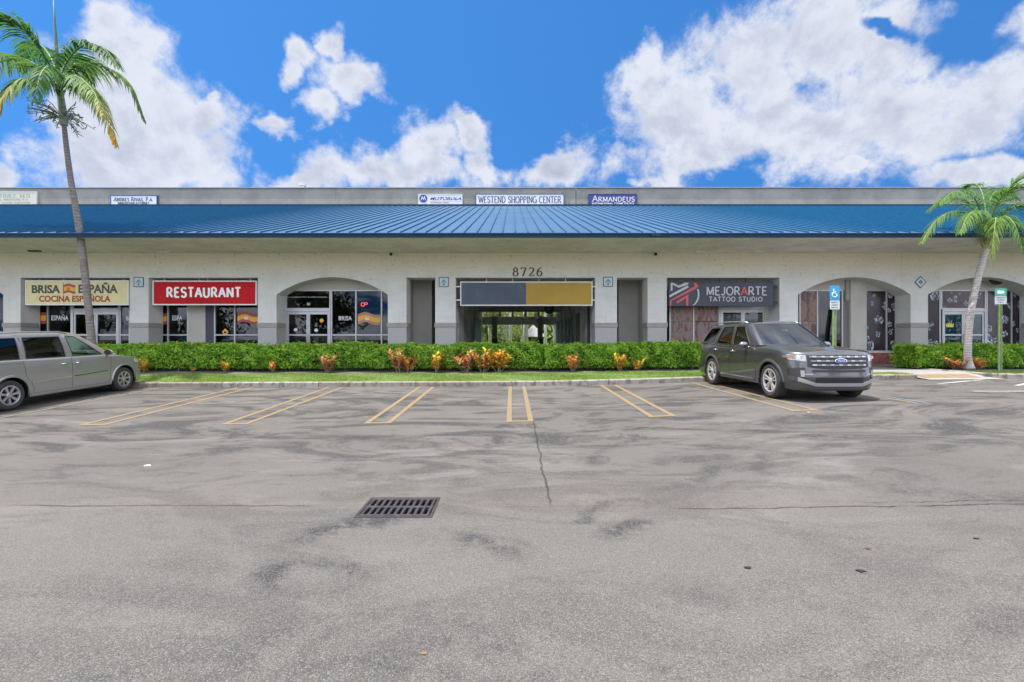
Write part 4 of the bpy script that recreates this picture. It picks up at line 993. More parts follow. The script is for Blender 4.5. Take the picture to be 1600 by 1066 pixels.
def lump(x, y, z, s=1.0):
    return (np.sin(x*3.1*s + 1.3*np.sin(y*2.3*s + z*4)) + np.sin(x*7.3*s + z*5.1*s + y*3) * .6 + np.sin(x*1.1 + 2) * .8 + np.sin(x*13*s + z*11) * .35) / 2.7
M_hedge = leaf_mat('hedge leaves', [(0, (.03, .08, .012)), (.22, (.12, .26, .024)), (.45, (.24, .48, .05)), (.72, (.45, .68, .08)), (.97, (.68, .70, .12)), (1, (.50, .42, .14))], .38, .55, clump=.55, cs=4.5)
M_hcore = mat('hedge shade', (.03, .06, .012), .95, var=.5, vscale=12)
def hedge(x0, x1, y0, y1, h, n, label, gap=None, size=.082):
    yc = (y0+y1)/2; t = thing('hedge', label, 'hedge', ((x0+x1)/2, yc, lawn((x0+x1)/2, yc)))
    def zb(x): return np.interp(x, [x0, (x0+x1)/2, x1], [lawn(x0, yc), lawn((x0+x1)/2, yc), lawn(x1, yc)])
    nf = int(n * .50); nt = int(n * .36); ns = n - nf - nt
    x = rng.uniform(x0, x1, nf); v = rng.uniform(.06, 1, nf) ** .85; lu = lump(x, 0, v); d = lu * .17 + rng.uniform(-.05, .16, nf)
    top = h + .07 * lump(x, 3.0, x * 0) ; edge = np.clip((v - .75) / .25, 0, 1) ** 2 * .20; low = np.clip(.3 - v, 0, 1) * .35
    P = np.stack([x, y0 - .02 + d + edge + low, zb(x) + v * top], 1); N = np.tile([0, -.8, .55], (nf, 1))
    x2 = rng.uniform(x0, x1, nt); y2 = rng.uniform(y0 + .08, y1, nt); lt = lump(x2, y2, 0, .9)
    P2 = np.stack([x2, y2, zb(x2) + h + .07 * lump(x2, 3.0, x2 * 0) + lt * .045 + rng.uniform(-.09, .05, nt) + (rng.random(nt) < .03) * rng.uniform(0, .12, nt)], 1); N2 = np.tile([0, -.15, 1.0], (nt, 1))
    e = rng.random(ns) < .5; v3 = rng.uniform(.06, 1, ns); y3 = rng.uniform(y0, y1, ns); lu3 = lump(y3 * 3, 0, v3)
    x3 = np.where(e, x0 + rng.uniform(-.06, .1, ns) + lu3*.06, x1 + rng.uniform(-.1, .06, ns) + lu3*.06)
    P3 = np.stack([x3, y3, zb(x3) + v3 * h], 1); N3 = np.stack([np.where(e, -1., 1.), np.zeros(ns), np.full(ns, .5)], 1)
    k = int(ns * min(1, 9 * (y1-y0) / (x1-x0))); P3 = P3[:k]; N3 = N3[:k]
    Pa = np.concatenate([P, P2, P3]); Na = np.concatenate([N, N2, N3])
    if gap:
        keep = ~((abs(Pa[:, 0] - gap[0]) < gap[1] * (0.55 + .5 * (Pa[:, 2] - .5))) & (Pa[:, 2] > gap[2] + .04 * rng.normal(size=len(Pa)))); Pa = Pa[keep]; Na = Na[keep]
    leaves(Pa, Na, size, 'foliage', M_hedge, t, .75)
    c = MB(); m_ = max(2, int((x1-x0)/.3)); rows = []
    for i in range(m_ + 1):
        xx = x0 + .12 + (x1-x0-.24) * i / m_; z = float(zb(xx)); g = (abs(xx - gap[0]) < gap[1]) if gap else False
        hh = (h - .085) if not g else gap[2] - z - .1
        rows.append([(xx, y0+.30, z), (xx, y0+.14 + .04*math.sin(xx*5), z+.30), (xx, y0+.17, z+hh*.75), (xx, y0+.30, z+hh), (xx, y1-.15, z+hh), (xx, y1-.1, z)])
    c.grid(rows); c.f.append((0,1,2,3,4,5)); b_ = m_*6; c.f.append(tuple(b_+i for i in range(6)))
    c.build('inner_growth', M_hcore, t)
    st = MB()
    for _ in range(int((x1-x0) * 5)):
        xx = random.uniform(x0+.1, x1-.1); yy_ = random.uniform(y0+.16, y0+.34); z = float(zb(xx))
        st.tube([(xx, yy_, z-.02), (xx+random.uniform(-.07,.07), yy_-.04, z+.16), (xx+random.uniform(-.14,.14), yy_-random.uniform(.04,.10), z+.34)], [.012, .009, .006], 5, False)
    st.build('stems', mat('hedge stems', (.20,.15,.10), .9), t)
    return t
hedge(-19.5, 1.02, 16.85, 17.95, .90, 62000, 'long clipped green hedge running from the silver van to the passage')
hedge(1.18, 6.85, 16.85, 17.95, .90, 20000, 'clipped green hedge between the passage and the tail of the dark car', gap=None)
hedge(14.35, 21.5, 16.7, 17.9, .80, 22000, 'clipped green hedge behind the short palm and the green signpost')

M_crot = [leaf_mat('croton orange', [(0, (.20, .08, .03)), (.2, (.60, .20, .07)), (.5, (.85, .40, .10)), (.8, (.90, .62, .16)), (1, (.35, .42, .07))], .35, .5),
          leaf_mat('croton yellow', [(0, (.30, .08, .04)), (.3, (.80, .38, .07)), (.6, (.95, .72, .08)), (.85, (.92, .80, .12)), (1, (.22, .32, .05))], .35, .5),
          leaf_mat('croton red', [(0, (.18, .06, .03)), (.3, (.55, .18, .09)), (.65, (.78, .42, .16)), (1, (.55, .55, .14))], .35, .3)]
def croton_proto(v):
    root = thing('croton', 'x', 'shrub', (0, 0, 0), group='crotons planted along the foot of the hedges')
    L = []; Nn = []; V = []; Fq = []; st = MB(); k = 0
    for s_ in range(7 + v):
        a = random.uniform(0, 6.28); sp_ = random.uniform(.05, .42); hh = random.uniform(.55, 1.0)
        bx, by = sp_ * math.cos(a), sp_ * math.sin(a)
        st.tube([(bx*.2, by*.2, 0), (bx*.7, by*.7, hh*.45), (bx, by, hh*.9)], [.012, .01, .006], 5, False)
        for j in range(26):
            t = .22 + .78 * j / 26; p = Vector((bx*t, by*t, hh*.92*t)); az = j * 2.4 + random.uniform(-.4, .4); el = random.uniform(-.1, .55) + t * .55
            d = Vector((math.cos(az)*math.cos(el), math.sin(az)*math.cos(el), math.sin(el))); s = d.cross(Vector((0, 0, 1))).normalized(); ln = random.uniform(.15, .27); wd = random.uniform(.024, .040)
            q1 = p + d*ln*.45 + Vector((0,0,.012)); q2 = p + d*ln + Vector((0,0,-.045))
            V += [p, q1 + s*wd, q1 - s*wd, q2, p + d*ln*.75 + s*wd*.8, p + d*ln*.75 - s*wd*.8]; Fq += [(k, k+1, k+2), (k+1, k+4, k+2), (k+2, k+4, k+5), (k+4, k+3, k+5)]; k += 6
    fast_mesh('leaves', np.array([tuple(v_) for v_ in V]), np.array(Fq), M_crot[v], root)
    st.build('stems', mat('croton stem', (.22,.17,.13), .9), root)
    return root
crot = [croton_proto(v) for v in range(3)]; used = [False]*3
def croton(px, Y, h, kind, label, s=1.0):
    x = wx(px, Y)
    if not used[kind]: o = crot[kind]; used[kind] = True
    else:
        o = crot[kind].copy(); sc.collection.objects.link(o)
        for ch in crot[kind].children:
            c = ch.copy(); sc.collection.objects.link(c); c.parent = o
    o.location = (x, Y, lawn(x, Y)); o.scale = (h * s * 1.4, h * s * 1.4, h * 1.12); o.rotation_euler = (0, 0, px); o['label'] = label
YC = 16.60
for a in ((226, YC, .52, 1, 'pale yellow croton shrub at the nose of the silver van'),
          (302, YC, .16, 0, 'tiny orange croton sprig low in the hedge under the cream and red signs gap', 1.5),
          (352, YC, .42, 1, 'straggly pale croton below the dark column of the red sign bay'),
          (427, YC, .42, 0, 'small orange croton below the pier beside the arched shopfront'),
          (512, YC, .62, 2, 'upright bronze croton below the glazed double doors'),
          (624, YC, .78, 2, 'tall red brown croton below the pier west of the narrow niche'),
          (639, 16.6, .56, 0, 'orange croton crowded against the tall red brown one'),
          (681, YC, .72, 1, 'yellow topped croton alone below the pier with the pale plaque'),
          (728, YC, .82, 2, 'spiky bronze croton below the slate end of the passage sign'),
          (755, YC, .70, 0, 'middle croton of the trio below the passage sign'),
          (780, 16.62, .84, 1, 'bright yellow croton, largest of the trio below the passage sign', 1.15),
          (894, YC, .62, 0, 'vivid orange croton east of the passage post, above bare mulch'),
          (969, YC, .62, 1, 'pale yellow croton below the narrow niche east of the passage'),
          (996, YC, .42, 1, 'thin small pale croton next to the narrow niche croton'),
          (1495, 16.35, .42, 2, 'red croton on the road side of the short palm trunk', 1.5),
          (1531, 16.35, .42, 0, 'orange croton between the short palm trunk and the green signpost', 1.4)):
    croton(*a)

# ------------------------------------------------------------------ palms
M_frond = leaf_mat('palm leaflets', [(0, (.030, .095, .022)), (.35, (.075, .18, .03)), (.6, (.15, .24, .05)), (.75, (.36, .36, .13)), (.88, (.62, .42, .05)), (1, (.50, .26, .05))], .6, .45, attr=True)
M_rach = mat('frond rib', (.14, .20, .05), .6)
def bez(pts, n):
    pts = [Vector(p) for p in pts]; out = []
    P = [pts[0]*2 - pts[1]] + pts + [pts[-1]*2 - pts[-2]]
    for i in range(len(pts)-1):
        a, b, c, d = P[i:i+4]
        for j in range(n):
            t = j / n; out.append(.5*((2*b) + (c-a)*t + (2*a-5*b+4*c-d)*t*t + (3*b-a-3*c+d)*t**3))
    out.append(pts[-1]); return out
def frond(pts, parent, L=.75, tintf=lambda t: .3, nleaf=56, droop=1.0, width=.032, lift=.25, wind=(0, 0, 0), seed=0):
    rr = random.Random(seed); C = bez(pts, 14); n = len(C) - 1; V = []; Fq = []; Tn = []; k = 0
    for side in (-1, 1):
        for j in range(nleaf):
            t = .10 + .90 * j / (nleaf - 1); f = t * n; i = min(int(f), n-1); p = C[i].lerp(C[i+1], f - i); tg = (C[i+1] - C[i]).normalized()
            sd = tg.cross(Vector((0, 0, 1)))
            if sd.length < .15: sd = tg.cross(Vector((0, 1, 0)))
            sd = sd.normalized() * side; upv = sd.cross(tg) * side
            ln = L * (math.sin(math.pi * min(1, .18 + t * .80)) ** .6) * rr.uniform(.62, 1.15)
            if rr.random() < .03: ln *= .5
            d = (sd * rr.uniform(.45, 1.0) + tg * (.55 + .5*t) + upv * lift * rr.uniform(-.3, 1.4) + Vector(wind)).normalized()
            q = p.copy(); wv = width * rr.uniform(.8, 1.2); perp = d.cross(Vector((rr.uniform(-.4,.4), rr.uniform(-.4,.4), 1))).normalized(); rows = []
            for s_ in range(5):
                u = s_ / 4; w_ = wv * (.55, 1, .85, .55, .06)[s_] / 2; rows.append((q + perp*w_, q - perp*w_)); d = (d + Vector((0, 0, -1)) * droop * (.16 + .30*u) + Vector(wind)*.15).normalized(); q = q + d * ln / 4
            tn = min(1, max(0, tintf(t) + rr.uniform(-.09, .09)))
            for a, b in rows: V += [a, b]; Tn += [tn, tn]
            Fq += [(k+2*s_, k+2*s_+1, k+2*s_+3, k+2*s_+2) for s_ in range(4)]; k += 10
    o = fast_mesh('frond', np.array([tuple(v) for v in V]), np.array(Fq), M_frond, parent, attr=np.array(Tn))
    C2 = C[::3] + [C[-1]]
    MB().tube(C2, [.024 * (1 - .85 * i / (len(C2)-1)) + .004 for i in range(len(C2))], 6).build('frond_rib', M_rach, o, smooth=True)
    return o
def trunk_mat(name, ca, cb, ring=9.0):
    m = bpy.data.materials.new(name); m.use_nodes = True; t = NT(m.node_tree); b = t.n['Principled BSDF']; b.inputs['Roughness'].default_value = .9
    o = t.new('ShaderNodeTexCoord').outputs['Object']; s = t.new('ShaderNodeSeparateXYZ'); t.l.new(o, s.inputs[0])
    n1 = t.noise(t.mapping(o, (1, 1, 2.5)), 7, 8, .75); n2 = t.noise(o, 1.3, 4)
    rg = t.m('FRACT', t.m('ADD', t.m('MULTIPLY', s.outputs[2], ring), t.m('MULTIPLY', n1, .8)))
    c = t.mix(t.smooth(n1, .35, .65), ca, cb); c = t.mix(t.smooth(rg, .72, .95, 0, .65), c, tuple(x * .45 for x in ca)); c = t.mix(t.smooth(n2, .5, .68, 0, .5), c, (.17, .14, .11))
    t.l.new(c, b.inputs['Base Color']); bp = t.new('ShaderNodeBump', Strength=.8, Distance=.02); t.l.new(t.m('ADD', rg, n1), bp.inputs['Height']); t.l.new(bp.outputs[0], b.inputs['Normal']); return m
# tall palm
PYL = 16.4
def at(px, py, Y): return Vector((wx(px, Y), Y, wz(py, Y)))
tall = thing('palm_tree', 'tall slender palm with grey trunk leaning over the arcade beside the silver van', 'palm tree', (wx(146, PYL), PYL, lawn(-14.4, PYL)))
tp = [at(146, 583, PYL), at(144, 556, PYL), at(142, 520, PYL), at(136, 460, PYL), at(129.5, 400, PYL), at(121, 340, PYL), at(112, 290, PYL), at(105, 240, PYL), at(100, 195, PYL)]
tc_ = bez(tp, 6); nn_ = len(tc_)
rad = [(.185 if i < 3 else .155 - .028*min(1,(i-3)/12)) * (1 if i < 24 else 1 - .38 * (i-24)/(nn_-24)) * (1 + .02*math.sin(i*2.1)) for i in range(nn_)]
rad = [q * .86 for q in rad]
MB().tube(tc_, rad, 18).build('trunk', trunk_mat('palm bark', (.15, .13, .125), (.27, .245, .23)), tall, smooth=True)
MB().tube([at(100, 196, PYL), at(98, 175, PYL), at(94.5, 150, PYL), at(92, 132, PYL), at(91.5, 112, PYL)], [.11, .115, .10, .075, .04], 14).build('crownshaft', mat('crownshaft', (.26, .30, .20), .5, var=.3, vscale=5), tall, smooth=True)
Y_ = PYL; cr0 = at(92, 126, Y_)
def fp(*a): return [cr0] + [at(p, q, Y_ + d) for p, q, d in a]
tip = lambda a, b: (lambda t: a + (b - a) * max(0, (t - .28) / .72) ** 1.1)
FR = [(fp((62,78,-.3), (30,42,-.7), (-10,22,-1.1), (-48,30,-1.4)), .85, tip(.30, .50), .9),
      (fp((58,102,.5), (22,88,.8), (-18,92,1.1), (-52,122,1.2)), .85, tip(.45, .68), 1.1),
      (fp((70,128,-.6), (40,122,-1.1), (14,138,-1.5), (-6,176,-1.7)), .72, tip(.35, .95), 1.2),
      (fp((108,92,-.3), (134,70,-.6), (162,76,-.9), (186,104,-1.2)), .75, tip(.12, .20), .9),
      (fp((116,106,.3), (150,101,.7), (196,124,1.0), (226,188,1.2)), .72, tip(.50, .45), 1.2),
      (fp((112,136,-.5), (138,140,-.9), (163,172,-1.2), (182,228,-1.3)), .62, tip(.35, .98), 1.1),
      (fp((110,118,-.9), (128,124,-1.6), (148,146,-2.1), (160,178,-2.4)), .60, tip(.35, .80), 1.1),
      (fp((80,92,.9), (62,70,1.7), (44,78,2.4), (34,110,2.9)), .7, tip(.2, .35), 1.0),
      (fp((84,112,-1.0), (74,104,-1.8), (62,120,-2.6), (54,160,-3.0)), .6, tip(.25, .35), 1.1),
      (fp((104,96,1.0), (118,86,1.9), (134,98,2.5), (144,130,2.9)), .7, tip(.15, .25), 1.0)]
for i, (p, L, tf, dr) in enumerate(FR): frond(p, tall, L * 1.5, tf, 92, dr * 1.3, .050, .2, (.05, 0, -.05), i)
MB().tube([at(91, 112, Y_), at(88, 75, Y_), at(85.5, 35, Y_), at(83, -12, Y_)], [.055, .05, .03, .006], 8).build('spear_leaf', mat('spear leaf', (.06,.12,.05), .5), tall, smooth=True)
fr_s = MB(); rr = random.Random(3)
for i in range(54):
    a = rr.uniform(0, 6.28); b0 = at(98, 182, Y_); ln = rr.uniform(.5, .95); el = rr.uniform(-.5, .35); d = Vector((math.cos(a)*math.cos(el), math.sin(a)*math.cos(el), math.sin(el)))
    p1 = b0 + d*.16; p2 = b0 + d*ln*.65 + Vector((0,0,.06)); p3 = b0 + d*ln + Vector((0,0,-.10+rr.uniform(0,.16)))
    fr_s.tube([p1, p2, p3], [.012, .014, .010], 5, False)
    for q in (.55, .75, .95):
        c = b0 + d*ln*q; e = Vector((rr.uniform(-1,1), rr.uniform(-1,1), rr.uniform(-.6,.8))).normalized()*rr.uniform(.10, .20); fr_s.tube([c, c+e*.6, c+e], [.012, .015, .005], 5, False)
fr_s.build('flower_stalks', mat('flower stalk', (.20, .24, .17), .6, var=.3, vscale=6), tall)
# short palm
PS = 16.3; short = thing('palm_tree', 'short palm with flared base and windblown crown between the parking sign posts', 'palm tree', (wx(1514, PS), PS, lawn(15.8, PS)))
tp = [at(1513, 577, PS), at(1512.5, 562, PS), at(1512, 548, PS), at(1514, 510, PS), at(1520, 470, PS), at(1528, 435, PS), at(1536, 406, PS), at(1541, 390, PS)]
tc_ = bez(tp, 5); nn_ = len(tc_)
MB().tube(tc_, [(.19 - .018*i if i < 5 else .112 - .02*(i-5)/(nn_-5)) for i in range(nn_)], 18).build('trunk', trunk_mat('pale palm bark', (.40, .36, .34), (.60, .56, .54), 11), short, smooth=True)
sf = MB(); cr0 = at(1543, 384, PS)
for i in range(16):
    a = i * 2.4; d = Vector((math.cos(a), math.sin(a), 0)); p = at(1541, 392 - i*.7, PS); sf.tube([p + d*.03, p + d*.10 + Vector((0,0,.14)), p + d*.20 + Vector((0,0,.34))], [.035, .025, .008], 5)
sf.build('leaf_bases', mat('leaf base fibre', (.40, .30, .16), .9, var=.3, vscale=8), short)
def fp2(*a): return [cr0] + [at(p, q, PS + d) for p, q, d in a]
FR2 = [(fp2((1520,342,-.3), (1492,330,-.5), (1462,345,-.7), (1440,378,-.9)), .62, tip(.42, .60), 1.3),
       (fp2((1524,330,.3), (1500,312,.6), (1474,312,.8), (1450,328,1.0)), .62, tip(.32, .5), 1.1),
       (fp2((1530,325,-.6), (1514,303,-1.0), (1490,300,-1.4), (1468,318,-1.7)), .6, tip(.30, .45), 1.0),
       (fp2((1540,330,.5), (1534,300,.9), (1524,288,1.2), (1508,292,1.5)), .6, tip(.30, .4), .9),
       (fp2((1552,335,-.5), (1565,308,-.9), (1584,294,-1.2), (1610,286,-1.5)), .62, tip(.35, .45), .8),
       (fp2((1560,345,-.2), (1582,325,-.5), (1606,322,-.7), (1640,340,-.8)), .62, tip(.35, .45), 1.0),
       (fp2((1556,352,-.9), (1570,338,-1.5), (1586,352,-2.0), (1598,392,-2.2)), .55, tip(.30, .40), 1.3),
       (fp2((1550,352,-1.0), (1556,340,-1.6), (1554,356,-2.1), (1549,402,-2.3)), .58, tip(.42, .62), 1.4),
       (fp2((1534,345,-.9), (1526,330,-1.5), (1512,338,-2.0), (1500,364,-2.3)), .55, tip(.45, .58), 1.3),
       (fp2((1563,356,.6), (1588,348,1.2), (1612,360,1.6), (1630,392,1.8)), .6, tip(.3, .4), 1.2),
       (fp2((1545,322,1.0), (1555,300,1.9), (1570,300,2.4), (1590,312,2.8)), .6, tip(.25, .4), 1.0),
       (fp2((1552,330,-.1), (1572,300,-.1), (1590,282,-.2), (1618,262,-.3)), .6, tip(.3, .5), .7)]
for i, (p, L, tf, dr) in enumerate(FR2): frond(p, short, L * 1.3, tf, 66, dr * 1.25, .034, .3, (-.12, 0, -.02), 40+i)

# ------------------------------------------------------------------ parking signs
M_post = mat('galvanised green post', (.22, .30, .13), .5, .2, var=.2, vscale=6)
def parking_sign(px, Y, pt, pmid, pbm, half, colour, label, rows):
    x = wx(px, Y); z0 = lawn(x, Y); s = thing('parking_sign', label, 'sign', (x, Y, z0))
    y = Y; zt = wz(pt, Y); zm = wz(pmid, Y); zb_ = wz(pbm, Y); w_ = half * Y / F
    b = MB()
    for a, c_ in ((-.055, -.035), (.035, .055)): b.box(x+a, x+c_, y+.01, y+.05, z0-.1, zt-.05)
    b.box(x-.035, x+.035, y+.035, y+.05, z0-.1, zt-.05); b.build('post', M_post, s, bevel=.003)
    def rr_(name, x0, x1, za, zb, yy, m_, r_=.03, d=.003):
        pts = []
        for (cx, cz, a0) in ((x1-r_, zb-r_, 0), (x0+r_, zb-r_, 90), (x0+r_, za+r_, 180), (x1-r_, za+r_, 270)):
            pts += [(cx + r_*math.cos(R(a0+q)), cz + r_*math.sin(R(a0+q))) for q in (0, 30, 60, 90)]
        MB().prism(pts, yy-d, yy).build(name, m_, s)
    rr_('upper_plate', x-w_, x+w_, zm, zt, y+.008, colour); rr_('lower_plate', x-w_, x+w_, zb_, zm-.006, y+.008, mat('sign white', (.55,.57,.57), .4))
    for i, (tx, f0, f1) in enumerate(rows):
        z = zm - .02 - (i+.5) * (zm - zb_ - .04) / len(rows); h = (zm-zb_) / len(rows) * .5
        text_mesh('lettering', tx, x + w_*f0, z-h/2, y+.0035, w_*(f1-f0), h, mat('sign ink', (.05,.07,.06), .5), s, bold=.02, ext=.001)
    return s, x, y, w_, zm, zt
s, x, y, w_, zm, zt = parking_sign(1304.5, 15.0, 446.5, 469.5, 483.5+.0, 7.6, mat('accessible blue', (.02,.26,.52), .35), 'blue accessible parking sign on a twin green post behind the dark car bonnet', [('PARKING BY', -.75, .75), ('DISABLED', -.65, .65), ('PERMIT ONLY', -.75, .75)])
zc = (zm+zt)/2; wc = MB(); y_ = y + .003; k = .10
wc.tube([(x-.01+.075*math.cos(a), y_, zc-.05+.075*math.sin(a)) for a in np.linspace(R(110), R(380), 16)], .011, 6)
wc.tube([(x-.035, y_, zc+.085), (x-.028, y_, zc+.0), (x+.03, y_, zc-.005), (x+.06, y_, zc-.085), (x+.085, y_, zc-.075)], .012, 6)
wc.tube([(x-.03, y_, zc+.045), (x+.025, y_, zc+.04)], .010, 6); wc.tube([(x-.038, y_, zc+.085), (x-.038, y_, zc+.125)], .02, 8)
wc.build('wheelchair_symbol', M_white, s)
s, x, y, w_, zm, zt = parking_sign(1564, 15.1, 450.5, 462.5, 475.5, 9.4, mat('permit green', (.03,.36,.24), .35), 'green and white parking sign on a green post in front of the jeweller window', [('PARKING FOR', -.8, .8), ('PATIENTS', -.6, .6), ('ONLY', -.4, .4)])
zc = (zm+zt)/2; cm = MB(); cm.prism([(x-.11,zc-.05),(x-.02,zc-.06),(x+.09,zc-.045),(x+.12,zc+.0),(x+.07,zc+.05),(x+.03,zc+.03),(x-.03,zc+.06),(x-.10,zc+.05),(x-.13,zc+.0)], y, y+.004); cm.build('emblem', M_white, s)

# ------------------------------------------------------------------ vehicles
def cr(xs_, n):
    """closed-form Catmull-Rom through rows of values"""
    K = np.array(xs_, float); P = np.vstack([2*K[0]-K[1], K, 2*K[-1]-K[-2]]); out = []
    for i in range(len(K)-1):
        a, b, c, d = P[i:i+4]
        t = np.linspace(0, 1, n, endpoint=False)[:, None]
        out.append(.5*((2*b) + (c-a)*t + (2*a-5*b+4*c-d)*t*t + (3*b-a-3*c+d)*t**3))
    out.append(K[-1:]); return np.vstack(out)
class Car:
    def __init__(s, spec, root):
        s.S = spec; s.root = root; s.paint = spec['paint']
        k = [list(p) for p in spec['plan']]
        # mirror for smooth ends
        D = cr(k, 24); seg = np.r_[0, np.cumsum(np.hypot(np.diff(D[:,0]), np.diff(D[:,1])))]
        n = int(seg[-1] / .022); q = np.linspace(0, seg[-1], n)
        s.px = np.interp(q, seg, D[:,0]); s.py = np.interp(q, seg, D[:,1]); s.pz = np.interp(q, seg, D[:,2])
        s.py[0] = 0; s.py[-1] = 0
        tx = np.gradient(s.px); ty = np.gradient(s.py); L = np.hypot(tx, ty); s.nx = -ty / L * -1; s.ny = -tx / L
        s.nx[0] = 1; s.ny[0] = 0; s.nx[-1] = -1; s.ny[-1] = 0
        s.imax = int(np.argmax(s.py))
    def inset(s, z, i):
        S = s.S; f = min(1, max(0, (s.px[i] - S['nose0']) / (S['nose1'] - S['nose0']))); r = min(1, max(0, (S['tail0'] - s.px[i]) / (S['tail0'] - S['tail1'])))
        a = np.interp(z, S['dz'], S['dside']); b = np.interp(z, S['dz'], S['dfront']); c = np.interp(z, S['dz'], S['drear'])
        return a * (1 - f - r) + b * f + c * r if f + r <= 1 else a
    def pt(s, i, z, off=0.0, side=1):
        d = s.inset(z, i) - off
        return (s.px[i] - s.nx[i]*d, side * (s.py[i] - s.ny[i]*d), z)
    def zlow(s, i):
        S = s.S; z = S['sill'] + (S['sillf'] - S['sill']) * min(1, max(0, (s.px[i]-S['nose0'])/(S['nose1']-S['nose0'])))
        if s.py[i] > .55:
            for ax in S['axles']:
                d = abs(s.px[i] - ax)
                if d < S['archr']: z = max(z, S['wr'] + .01 + math.sqrt(S['archr']**2 - d*d))
        return z
    def at_x(s, x, z, off=0.0, side=1):
        i = int(np.argmin(np.abs(s.px - x) + (s.py < s.py.max()*.6) * 9)); return s.pt(i, z, off, side)
    def at_y(s, y, z, off=0.0, front=True):
        a = abs(y); idx = np.arange(0, s.imax) if front else np.arange(len(s.px)-1, s.imax, -1)
        P = np.array([s.pt(i, z, off) for i in idx]); j = int(np.searchsorted(P[:,1], a)); j = min(max(1, j), len(P)-1)
        t = (a - P[j-1,1]) / (P[j,1]-P[j-1,1] + 1e-9); p = P[j-1] + (P[j]-P[j-1]) * min(1, max(0, t)); return (p[0], y, z)
    def patch(s, kind, a0, a1, zlo, zhi, off, name, m, parent=None, side=1, n=18, rows=4, smooth=True):
        """panel following the bodywork; zlo/zhi may be functions of 0..1"""
        fl = zlo if callable(zlo) else (lambda t: zlo); fh = zhi if callable(zhi) else (lambda t: zhi); G_ = []
        for j in range(rows + 1):
            r = []
            for i in range(n + 1):
                t = i / n; z = fl(t) + (fh(t)-fl(t)) * j / rows; a = a0 + (a1-a0) * t
                r.append(s.at_x(a, z, off, side) if kind == 'x' else s.at_y(a, z, off, kind == 'y'))
            G_.append(r)
        b = MB().grid(G_); m_ = n + 1
        # rim back into the body
        ring = [(0, i) for i in range(m_)] + [(j, n) for j in range(1, rows+1)] + [(rows, i) for i in range(n-1, -1, -1)] + [(j, 0) for j in range(rows-1, 0, -1)]
        base = len(b.v); d = off + .012
        for (j, i) in ring:
            p = b.v[j*m_ + i]; q = (p[0], p[1] - side*d, p[2]) if kind == 'x' else (p[0] - (d if kind == 'y' else -d), p[1], p[2]); b.v.append(q)
        L = len(ring)
        for q in range(L):
            j, i = ring[q]; j2, i2 = ring[(q+1) % L]; b.f.append((j*m_+i, j2*m_+i2, base+(q+1) % L, base+q))
        return b.build(name, m, parent or s.root, smooth=smooth, world=False, auto=40)
    def body(s):
        S = s.S; n = len(s.px); rows = 18; b = MB(); loop = [(i, 1) for i in range(n)] + [(i, -1) for i in range(n-2, 0, -1)]
        G_ = []
        for (i, sd) in loop + [loop[0]]:
            zl = s.zlow(i); zt = s.pz[i]; r = []
            for j in range(rows + 1):
                t = j / rows; z = zl + (zt - zl) * t; r.append(s.pt(i, z, 0, sd))
            G_.append(r)
        b.grid(G_)
        # bonnet and shoulders: rows across the car out to the greenhouse foot
        cw = S['cowl']; idx = [i for i in range(n) if s.px[i] > cw and i <= s.imax + 60]; HG = []
        for i in idx:
            p = s.pt(i, s.pz[i]); zc = s.pz[i]; cx = p[0]; crown = S['crown'](cx); r = []
            for j in range(25):
                u = -1 + 2 * j / 24; e = abs(u)
                bul = crown * (1 - e**2.4) + S['crease'] * math.exp(-((e-.62)/.07)**2) * min(1, max(0, (S['nose1']-cx)/.8))
                r.append((cx, p[1]*u, zc + bul * min(1, p[1]/.5)))
            HG.append(r)
        b.grid(HG)
        gb = s.gh_bot
        for sd in (1, -1):
            R_ = []
            for i in range(n):
                if s.px[i] > cw + .06: continue
                p = s.pt(i, s.pz[i], 0, sd); D2 = (gb[:,0]-p[0])**2 + (gb[:,1]*sd-p[1])**2 + ((gb[:,0]-p[0])**2)*2*(abs(s.px[i]) < abs(S['tail0'])); k = int(np.argmin(D2)); q = (gb[k,0], sd*gb[k,1], gb[k,2])
                mid = ((p[0]+q[0])/2, (p[1]+q[1])/2, (p[2]+q[2])/2 + .006); R_.append([p, mid, q])
            b.grid(R_)
        o = b.build('body', s.paint, s.root, smooth=True, world=False, auto=50)
        md = o.modifiers.new('w', 'WELD'); md.merge_threshold = .0008
        return o
    def greenhouse(s):
        S = s.S; B = np.array([a for a, _ in S['gh']]); Tt = np.array([c for _, c in S['gh']]); N = 8; s.nk = N
        s.gb = cr(B, N); s.gt = cr(Tt, N); s.gh_bot = s.gb
    def ghp(s, u, v, off=0.0, sd=1):
        """u in key index units, v 0 foot .. 1 roof"""
        f = u * s.nk; i = min(int(f), len(s.gb)-2); t = f - i
        a = s.gb[i]*(1-t) + s.gb[i+1]*t; c = s.gt[i]*(1-t) + s.gt[i+1]*t
        i2 = max(0, min(len(s.gb)-1, int(round(f)))); tg = s.gb[min(i2+1, len(s.gb)-1)] - s.gb[max(i2-1, 0)]
        nr = np.array([-tg[1]*-1, -tg[0], 0.0]); nr = nr / (np.hypot(nr[0], nr[1])+1e-9)
        if nr[0]*(a[0]) + nr[1]*a[1] < 0 and abs(a[1]) > .2: nr = -nr
        bow = S_bow * math.sin(math.pi * v); p = a*(1-v) + c*v + nr * (bow + off)
        if u < .001: p[1] = 0
        return (p[0], sd*p[1], p[2])
    def gh_cell(s, u0, u1, v0, v1, sd, n=8, m=6, off=0.0):
        return [[s.ghp(u0 + (u1-u0)*i/n, (v0(i/n) if callable(v0) else v0) + ((v1(i/n) if callable(v1) else v1) - (v0(i/n) if callable(v0) else v0))*j/m, off, sd) for i in range(n+1)] for j in range(m+1)]
